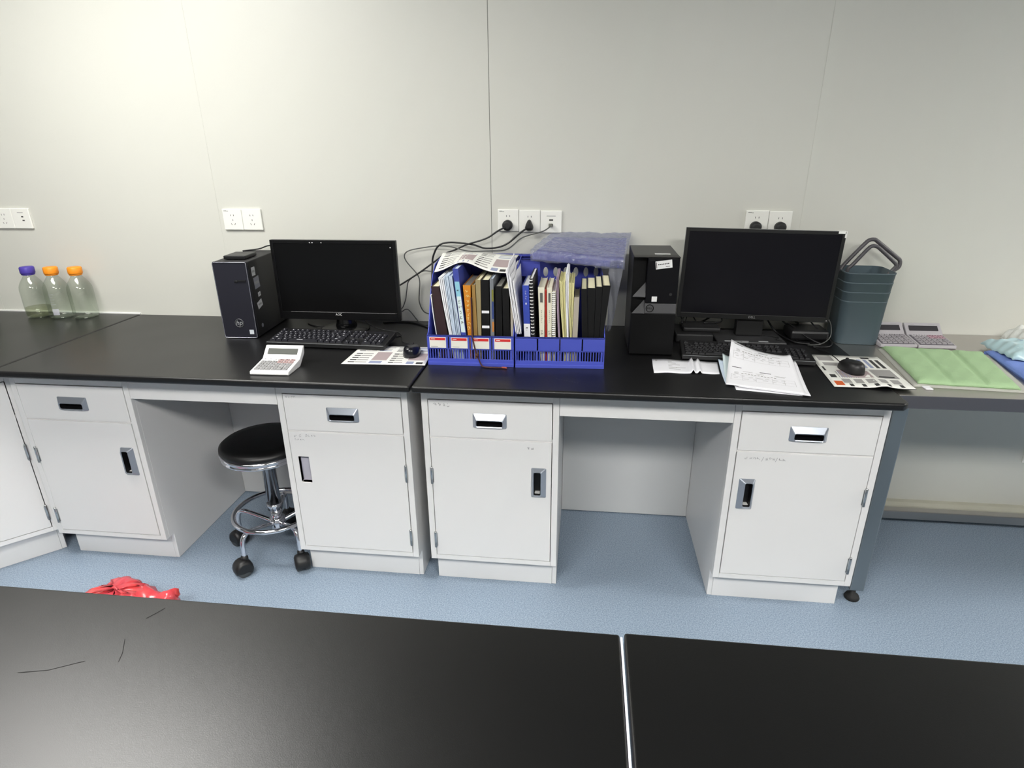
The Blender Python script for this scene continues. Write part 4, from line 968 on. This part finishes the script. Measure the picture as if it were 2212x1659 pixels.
# brown cord
t=thing('bookmark_cord','brown braided leather cord hanging over the front of the left file box','cord',(.99,-.57,H))
obj('cord',MB().tube([(.978,-.545,1.075),(.979,-.548,1.02),(.980,-.556,.965),(.982,-.569,.951),(.986,-.5705,.925),(.993,-.571,.895),(1.001,-.571,.872),(1.010,-.573,.850),(1.020,-.578,.8435),(1.045,-.583,.8430),(1.072,-.582,.8430),(1.085,-.580,.8430)],.0026,7),LEATH,t)
obj('knot',MB().lathe([(.002,-.007),(.005,-.004),(.0055,0),(.005,.004),(.002,.007)],0,0,12,M=Matrix.Translation((.998,-.573,.881))),LEATH,t)
obj('cord_end',MB().tube([(1.083,-.580,.8432),(1.092,-.582,.8436),(1.100,-.584,.8436)],.0032,6),REDTIP,t)

# ------------------------------------------------------------------ adapters and cables by the right monitor
m=MB().box(1.705,1.845,-.225,-.075,H+.0005,H+.034); m.box(1.735,1.875,-.195,-.095,H+.034,H+.052)
single('power_adapter',m,BLKM,'black adapter box with a cable nest on it, left of the right monitor stand','adapter',bev=.006)
m=MB().box(2.145,2.285,-.165,-.055,H+.0005,H+.040)
single('power_adapter',m,BLK,'rounded black box on the worktop right of the right monitor stand','adapter',bev=.010)
cable([(1.735,-.15,H+.055),(1.745,-.12,H+.075),(1.765,-.09,H+.10),(1.80,-.08,H+.115),(1.85,-.08,H+.105),(1.885,-.09,H+.085),(1.895,-.11,H+.06),(1.87,-.13,H+.055),(1.82,-.14,H+.056)],.0032,'thick black cable loop in the nest left of the right monitor stand')
cable([(1.77,-.10,H+.14),(1.775,-.10,H+.09),(1.795,-.12,H+.056)],.0026,'short black cable dropping into the nest, leftmost of the nest')
cable([(1.745,-.13,H+.056),(1.732,-.11,H+.085),(1.745,-.09,H+.115),(1.76,-.10,H+.085),(1.752,-.13,H+.056)],.002,'small black cable ring at the left of the nest')
cable([(1.90,-.06,H+.11),(1.86,-.08,H+.075),(1.83,-.10,H+.055)],.003,'black cable slanting into the nest from the right')
cable([(2.075,-.085,H+.12),(2.072,-.08,H+.075),(2.085,-.075,H+.045),(2.12,-.08,H+.006),(2.15,-.19,H+.004),(2.2,-.21,H+.004)],.0036,'black cable dropping right of the monitor stand, nearest to it')
cable([(2.095,-.085,H+.12),(2.11,-.08,H+.08),(2.14,-.085,H+.05),(2.16,-.10,H+.0455),(2.20,-.18,H+.02),(2.24,-.21,H+.004)],.0034,'black cable sweeping over the rounded black box')
cable([(2.215,-.09,H+.10),(2.225,-.10,H+.07),(2.245,-.12,H+.0445),(2.285,-.18,H+.01),(2.26,-.24,H+.004),(2.20,-.25,H+.004)],.003,'black cable near the right end of the worktop, by the slate buckets')
cable([(2.268,-.13,H+.10),(2.292,-.14,H+.06),(2.285,-.17,H+.02),(2.24,-.21,H+.0035),(2.19,-.225,H+.0035)],.002,'thin dark grey cable curling at the right end of the worktop',CABG)
cable([(2.03,-.12,H+.011),(2.07,-.14,H+.011),(2.10,-.165,H+.011),(2.085,-.19,H+.011),(2.105,-.20,H+.011)],.0018,'thin black cable lying on the foot of the right monitor')

# ------------------------------------------------------------------ papers on the right worktop
S0=bil([(1.590,-.578,H+.0012),(1.802,-.572,H+.0012),(1.818,-.452,H+.0012),(1.597,-.434,H+.0012)],lambda u,v:.012*math.exp(-((u-.60)/.022)**2)+.009*math.exp(-((u-.70)/.022)**2)+.002*math.sin(u*7)**2)
t=thing('receipt','narrow white slip folded into two ridges, left of the paper stack','paper',(1.70,-.51,H))
obj('slip',MB().sheet(S0,70,6,.0005),PAPER,t)
mb=MB()
for k in range(6): mb.patch(S0,.24,.24+.06+.06*(k%3),.82-k*.11,.84-k*.11,.0003,0,2,1)
mb.patch(S0,.05,.08,.86,.92,.0003,0,1,1); mb.patch(S0,.35,.50,.40,.42,.0003,0,2,1)
obj('print',mb,INKG,t)
def form(name,label,P,curl,z,blocks,m=PAPER,nu=18,nv=18,cv=2.2,lift=0):
    S=bil([(p[0],p[1],z) for p in P],lambda u,v:curl*(max(0,1-u*1.15)**2.2)*(v**cv)+.006*max(0,(u-.85)/.15)**2*v**6*(curl>.03)+lift*min(1,max(0,(v-.15)/.7))**1.4)
    t=thing(name,label,'paper',(P[0][0],P[0][1],H))
    obj('sheet',MB().sheet(S,nu,nv,.0004),m,t)
    if blocks:
        mb=MB(); rnd=random.Random(4)
        def L(u0,u1,v,w=.006,mi=1): mb.patch(S,u0,u1,v-w/2,v+w/2,.0003,mi,5,1)
        for base in (.52,.04):
            L(.46,.62,base+.40,.012,0); L(.22,.36,base+.37); L(.40,.52,base+.355); L(.66,.82,base+.36); L(.68,.80,base+.34)
            for q in range(3): L(.10,.16,base+.335-q*.018)
            for q in range(11): L(.20+q*.045,.20+q*.045+.03,base+.315+rnd.uniform(-.008,.008),.014,1)
            for q in range(7): L(.08+q*.11,.08+q*.11+rnd.uniform(.04,.09),base+.255+rnd.uniform(-.01,.01))
            for q in range(6): L(.10+q*.13,.10+q*.13+rnd.uniform(.04,.08),base+.20+rnd.uniform(-.012,.012))
            L(.06,.92,base+.285,.002); L(.06,.92,base+.225,.002); L(.06,.92,base+.15,.002)
            for q in (.06,.22,.40,.62,.78,.92): mb.patch(S,q,q+.003,base+.15,base+.285,.0003,1,1,4)
            L(.06,.2,base+.44,.012,0)
        obj('print',mb,[INK,INKG],t)
    return t
form('paper_sheet','lowest white sheet of the stack, its edge showing at the front',[(1.825,-.706,0),(2.010,-.738,0),(2.035,-.485,0),(1.84,-.46,0)],.0,H+.0008,False)
form('paper_sheet','white sheet with bluish curled left edge in the stack, farther left',[(1.803,-.655,0),(1.98,-.69,0),(2.005,-.48,0),(1.812,-.485,0)],.022,H+.0022,False,PAPB)
form('paper_sheet','greenish-white sheet curling up at the left side of the stack',[(1.808,-.64,0),(1.98,-.68,0),(2.01,-.475,0),(1.832,-.450,0)],.030,H+.0036,False,mat('greenish_paper',(212,226,228),.8))
form('paper_sheet','white sheet poking out at the right side of the stack under the form',[(1.835,-.69,0),(2.030,-.748,0),(2.066,-.475,0),(1.90,-.45,0)],.008,H+.0050,False,lift=.016)
form('printed_form','white printed form curled up at its left corner, topmost of the stack',[(1.799,-.676,0),(2.020,-.742,0),(2.052,-.458,0),(1.866,-.408,0)],.040,H+.0066,True,lift=.026)

# ------------------------------------------------------------------ slate buckets
def bucket(k,label):
    z=TS+.0005+k*.035; t=thing('bucket',label,'bucket',(2.388,-.105,z),R(-2),'nested slate blue buckets beside the right monitor')
    hb=.166; O2=[];I=[]
    def L(s,zz,dx=0): b0=.0745 if k==0 else .0728; w=b0+(.0803+.0021*k-b0)*s-dx; dd=w-.003; return rrect(-w,w,-dd,dd,.030,zz,6)
    lo=[L(0,0),L(.02,.002),L(.98,hb-.005),L(1.04,hb-.0045),L(1.05,hb),L(1.0,hb,.0022),L(0.05,.004,.0022)]
    obj('tub',MB().loft(lo,0,True,c0=True,c1=True),BUCK,t,world=False)
    return t
labs=['slate blue plastic bucket, outermost and lowest of the nested stack','slate blue plastic bucket, second from the bottom of the nested stack','slate blue plastic bucket, third from the bottom of the nested stack','slate blue plastic bucket, innermost and topmost of the stack, dark handle up']
B=[bucket(k,l) for k,l in enumerate(labs)]
HN=mat('dark_grey_handle',(78,76,80),.4)
zr=TS+3*.035+.160
obj('handle',MB().tube([(2.306,-.105,zr-.003),(2.308,-.10,zr+.012),(2.338,-.09,1.148),(2.381,-.085,1.200),(2.394,-.084,1.211),(2.408,-.084,1.213),(2.423,-.084,1.206),(2.498,-.088,1.150),(2.510,-.09,1.140),(2.513,-.092,1.128),(2.508,-.095,1.112),(2.480,-.105,zr-.003)],.0072,10,sub=4),HN,B[3])
obj('handle',MB().tube([(2.322,-.11,zr-.035),(2.326,-.112,zr+.008),(2.340,-.112,1.125),(2.381,-.112,1.181),(2.395,-.112,1.193),(2.409,-.112,1.192),(2.425,-.112,1.183),(2.480,-.112,1.138),(2.490,-.112,1.128),(2.491,-.112,1.118),(2.474,-.11,1.092),(2.466,-.11,zr-.035)],.0068,10,sub=4),HN,B[2])

# ------------------------------------------------------------------ cloths on the steel table
def clothS(P,z,amp,seams=()):
    B_=bil([(p[0],p[1],z) for p in P])
    def S(u,v):
        p=Vector(B_(u,v)); h=.0
        e=min(u,1-u,v,1-v); puff=min(1,e/.06)**.5
        for s in seams: puff=min(puff,.05+.95*min(1,abs(u-s)/.05)**.6)
        p.z+=amp*puff+.0012*math.sin(u*13+v*16)*math.sin(v*17+2)*puff+.0008*math.sin(u*31-v*23)*puff
        return p
    return S
GRN=mat('green_microfibre',(160,190,146),.9,bump=.5,bscale=260,var=.08,vscale=14); GRB=mat('grey_microfibre',(176,176,168),.9,bump=.4,bscale=260)
t=thing('cleaning_pad','light green quilted cloth with two stitched seams on the steel table','cloth',(2.57,-.42,TS))
PG=[(2.398,-.600,0),(2.680,-.625,0),(2.775,-.262,0),(2.452,-.222,0)]
obj('green_face',MB().sheet(clothS(PG,TS+.008,.010,(.345,.68)),48,44,.006),GRN,t)
PB=[(2.380,-.612,0),(2.702,-.640,0),(2.800,-.265,0),(2.438,-.215,0)]
obj('grey_backing',MB().sheet(clothS(PB,TS+.0012,.004),30,30,.001),GRB,t)
obj('wash_tag',MB().box(2.404,2.426,-.638,-.612,TS+.0005,TS+.004),PAPER,t,bev=.001)
BCL=mat('blue_cloth',(118,144,214),.9,bump=.5,bscale=240,var=.08,vscale=10)
PBc=[(2.735,-.590,0),(3.05,-.62,0),(3.10,-.22,0),(2.790,-.245,0)]
single('cleaning_cloth',MB().sheet(clothS(PBc,TS+.009,.009),40,36,.016),BCL,'folded periwinkle blue cloth at the right edge on the steel table','cloth')
MSK=mat('pale_blue_plastic_film',(178,206,212),.35,var=.10,vscale=18,bump=.5,bscale=40)
mb=MB(); B_=bil([(2.795,-.385,TS+.024),(2.99,-.40,TS+.024),(3.02,-.16,TS+.020),(2.815,-.17,TS+.016)])
def SM(u,v):
    p=Vector(B_(u,v)); e=min(u,1-u,v,1-v); k=min(1,e/.22)**.6
    p.z+=.030*k+.003*math.sin(u*19+v*7)+.0025*math.sin(v*31-u*13); return p
def SMb(u,v):
    p=Vector(B_(1-u,v)); return p
mb.sheet(SM,34,28,.0008)
t=thing('plastic_packet','crumpled pale blue packet with a small square mark on the blue cloth','packet',(2.9,-.28,TS+.018))
obj('wrapper',mb,MSK,t)
mb=MB()
for a0,b0 in ((.30,.28),(.55,.25)):
    for i in range(8): 
        a=PI*i/8; a2=PI*(i+1)/8
        mb.patch(SM,a0-.10*math.cos(a),a0-.10*math.cos(a2)+.006,b0+.22*math.sin(a),b0+.22*math.sin(a)+.012,.0006,0,1,1)
mb.patch(SM,.42,.47,.62,.70,.0006,1,1,1)
obj('print',mb,[mat('packet_white',(225,240,240),.5),mat('packet_mark',(88,110,160),.5)],t)
mb=MB(); B2=bil([(2.945,-.20,TS+.030),(3.08,-.22,TS+.030),(3.10,-.06,TS+.004),(2.955,-.05,TS+.004)])
def SW(u,v):
    p=Vector(B2(u,v)); e=min(u,1-u,v,1-v); k=min(1,e/.25)**.6; p.z+=.05*k+.008*math.sin(u*17)*math.sin(v*21+1)+.004*math.sin(u*41+v*37); return p
mb.sheet(SW,26,24,.0008)
single('crumpled_tissue',mb,mat('white_tissue',(232,234,230),.8,bump=.4,bscale=80),'crumpled white tissue behind the pale blue packet at the right edge','tissue')

# ------------------------------------------------------------------ stool
t=thing('stool','round black-seated stool with chrome base on casters in the left knee space','stool',(.146,-.53,0))
LTH=mat('black_vinyl',(12,12,13),.42,bump=.1,bscale=300)
O('seat',MB().lathe([(.146,.468),(.157,.472),(.163,.482),(.161,.494),(.149,.503),(.11,.508),(.001,.510)],0,0,48),LTH)
O('seat_ring',MB().lathe([(.152,.446),(.159,.448),(.162,.452),(.159,.457),(.157,.460),(.161,.463),(.165,.469),(.163,.476),(.146,.476),(.146,.446)],0,0,48),CHR)
O('column',MB().lathe([(.026,.215),(.026,.44),(.04,.446)],0,0,28),CHR)
O('lower_column',MB().lathe([(.030,.195),(.031,.215),(.030,.222)],0,0,28).lathe([(.021,.10),(.021,.2)],0,0,24),CHR)
O('hub',MB().lathe([(.016,.085),(.03,.10),(.031,.150),(.022,.158)],0,0,28),CHR)
O('foot_ring',MB().tube([(.158*math.cos(2*PI*k/48),.158*math.sin(2*PI*k/48),.185) for k in range(48)],.0095,10,smooth=False,closed=True),CHR)
for a in (-110,-38,34,106,178):
    c,s=math.cos(R(a)),math.sin(R(a))
    l=O('leg',MB().tube([(.02*c,.02*s,.130),(.08*c,.08*s,.150),(.135*c,.135*s,.165),(.160*c,.160*s,.160),(.174*c,.174*s,.135),(.177*c,.177*s,.075)],.0095,10),CHR)
    # caster
    cx,cy=.178*c,.178*s; fa=R(a+70); M=Matrix.Translation((cx,cy,0))@Matrix.Rotation(fa,4,'Z')
    mb=MB()
    for sx in (-.0155,.0155):
        mb.lathe([(.010,-.010),(.026,-.010),(.028,-.007),(.028,.007),(.026,.010),(.010,.010)],0,0,24,0,True,M=M@Matrix.Translation((sx,-.012,.028))@Matrix.Rotation(PI/2,4,'Y'))
    cs=O('caster',mb,mat('caster_wheel',(70,72,72),.5))
    hood=MB(); pf=[]
    for i in range(13):
        q=PI*(-.22)+PI*1.30*i/12; pf.append((-.012+.034*math.cos(q),.032+.036*math.sin(q)))
    pf=pf+[(-.012-.012,.018),(-.012+.012,.018)]
    hood.loft([[M@Vector((x,-.012+(p[0]+.012)*q,.03+(p[1]-.03)*q)) for p in pf] for x,q in ((-.029,.72),(-.024,.95),(-.012,1.03),(.012,1.03),(.024,.95),(.029,.72))],0,True)
    hood.lathe([(.012,.050),(.014,.074),(.011,.082)],0,0,14,0,True,M=M)
    O('caster_hood',hood,mat('caster_black',(22,22,23),.45),cs)

# ------------------------------------------------------------------ red bag on the floor
mb=MB(); n,k=64,18; rnd=random.Random(11)
def ns(a,q): return .012*math.sin(a*5+q*3)+.008*math.sin(a*11-q*7)+.006*math.sin(a*19+q*13)+.004*math.sin(a*31+q*5)
loops=[]
for j in range(k+1):
    q=j/k; rr=math.cos(q*PI/2)**.55 if j<k else .02; z=.138*math.sin(q*PI/2)**1.05*1
    l=[]
    for i in range(n):
        a=2*PI*i/n; x=.145*rr*math.cos(a)+ns(a,q)*.5; y=.105*rr*math.sin(a)+ns(a+2,q)*.5
        zz=max(0.001,z*(1+.06*math.sin(a*3+q*4))+ns(a+1,q*2)*.22*q+.05*(-x)*q) if j else .001
        l.append(Vector((x,y,zz)))
    loops.append(l)
t=thing('plastic_bag','crumpled red plastic bag with a knotted end on the blue floor','bag',(-.215,-.985,0),R(6))
RED=mat('red_plastic_film',(206,58,66),.25,spec=.7,var=.22,vscale=11,bump=.9,bscale=38)
for nd in RED.node_tree.nodes:
    if nd.type=='MIX': nd.inputs[6].default_value=lin((186,66,92))+(1,); nd.inputs[7].default_value=lin((232,78,54))+(1,)
O('bag_body',mb.loft(loops),RED)
mb=MB()
loops=[]
for j,(x,r_) in enumerate(((.09,.060),(.12,.040),(.145,.033),(.170,.044),(.188,.048),(.198,.028))):
    loops.append([Vector((x+.006*math.sin(i*1.7+j),r_*math.cos(2*PI*i/20)*(1+.18*math.sin(i*2.6+j)),.078+r_*math.sin(2*PI*i/20)*(1+.12*math.cos(i*3.1+j)))) for i in range(20)])
O('knotted_end',mb.loft(loops),RED)
mb=MB(); Sx=lambda u,v:(.03+.05*u,-.03+.0*v,.10)
mb=MB(); mb.tube([(.02,.02,.113),(.035,.03,.114),(.03,.005,.115),(.02,.02,.113)],.0012,5,smooth=False); mb.tube([(.05,.03,.109),(.055,.005,.109),(.07,.02,.104),(.075,-.005,.103)],.0012,5,smooth=False)
O('print',mb,mat('bag_print',(90,30,40),.6))
single('lint',MB().tube([(1.915,-1.088,.003),(1.922,-1.083,.006),(1.926,-1.09,.004),(1.919,-1.096,.003),(1.914,-1.09,.004)],.0018,5),mat('lint_blue',(70,96,122),.8),'small blue-grey fluff on the floor in front of the right cabinet','lint')

# ------------------------------------------------------------------ world, camera
w=bpy.data.worlds.new('world'); bpy.context.scene.world=w; w.use_nodes=True
w.node_tree.nodes['Background'].inputs[0].default_value=(.8,.85,.9,1); w.node_tree.nodes['Background'].inputs[1].default_value=.05
cam=bpy.data.cameras.new('camera'); co=bpy.data.objects.new('camera',cam); COL.objects.link(co)
X_=Vector((0.9933026966067292,0.11528081559773279,-0.007751546227791499)); Y_=Vector((-0.03458332896427217,0.36065501195803357,0.9320579143525898)); Z_=-Vector((-0.11024403054836573,0.9255475654468939,-0.3622263902917329))
Mx=Matrix(((X_.x,Y_.x,Z_.x,1.3455),(X_.y,Y_.y,Z_.y,-2.4984),(X_.z,Y_.z,Z_.z,1.5353),(0,0,0,1)))
co.matrix_world=Mx; cam.sensor_width=36; cam.sensor_fit='HORIZONTAL'; cam.lens=36*1306.85/2212; cam.clip_start=.02
sc=bpy.context.scene; sc.camera=co
sc.view_settings.view_transform='Standard'; sc.view_settings.look='None'; sc.view_settings.gamma=1; sc.view_settings.use_curve_mapping=False
sc.view_settings.exposure=0.3
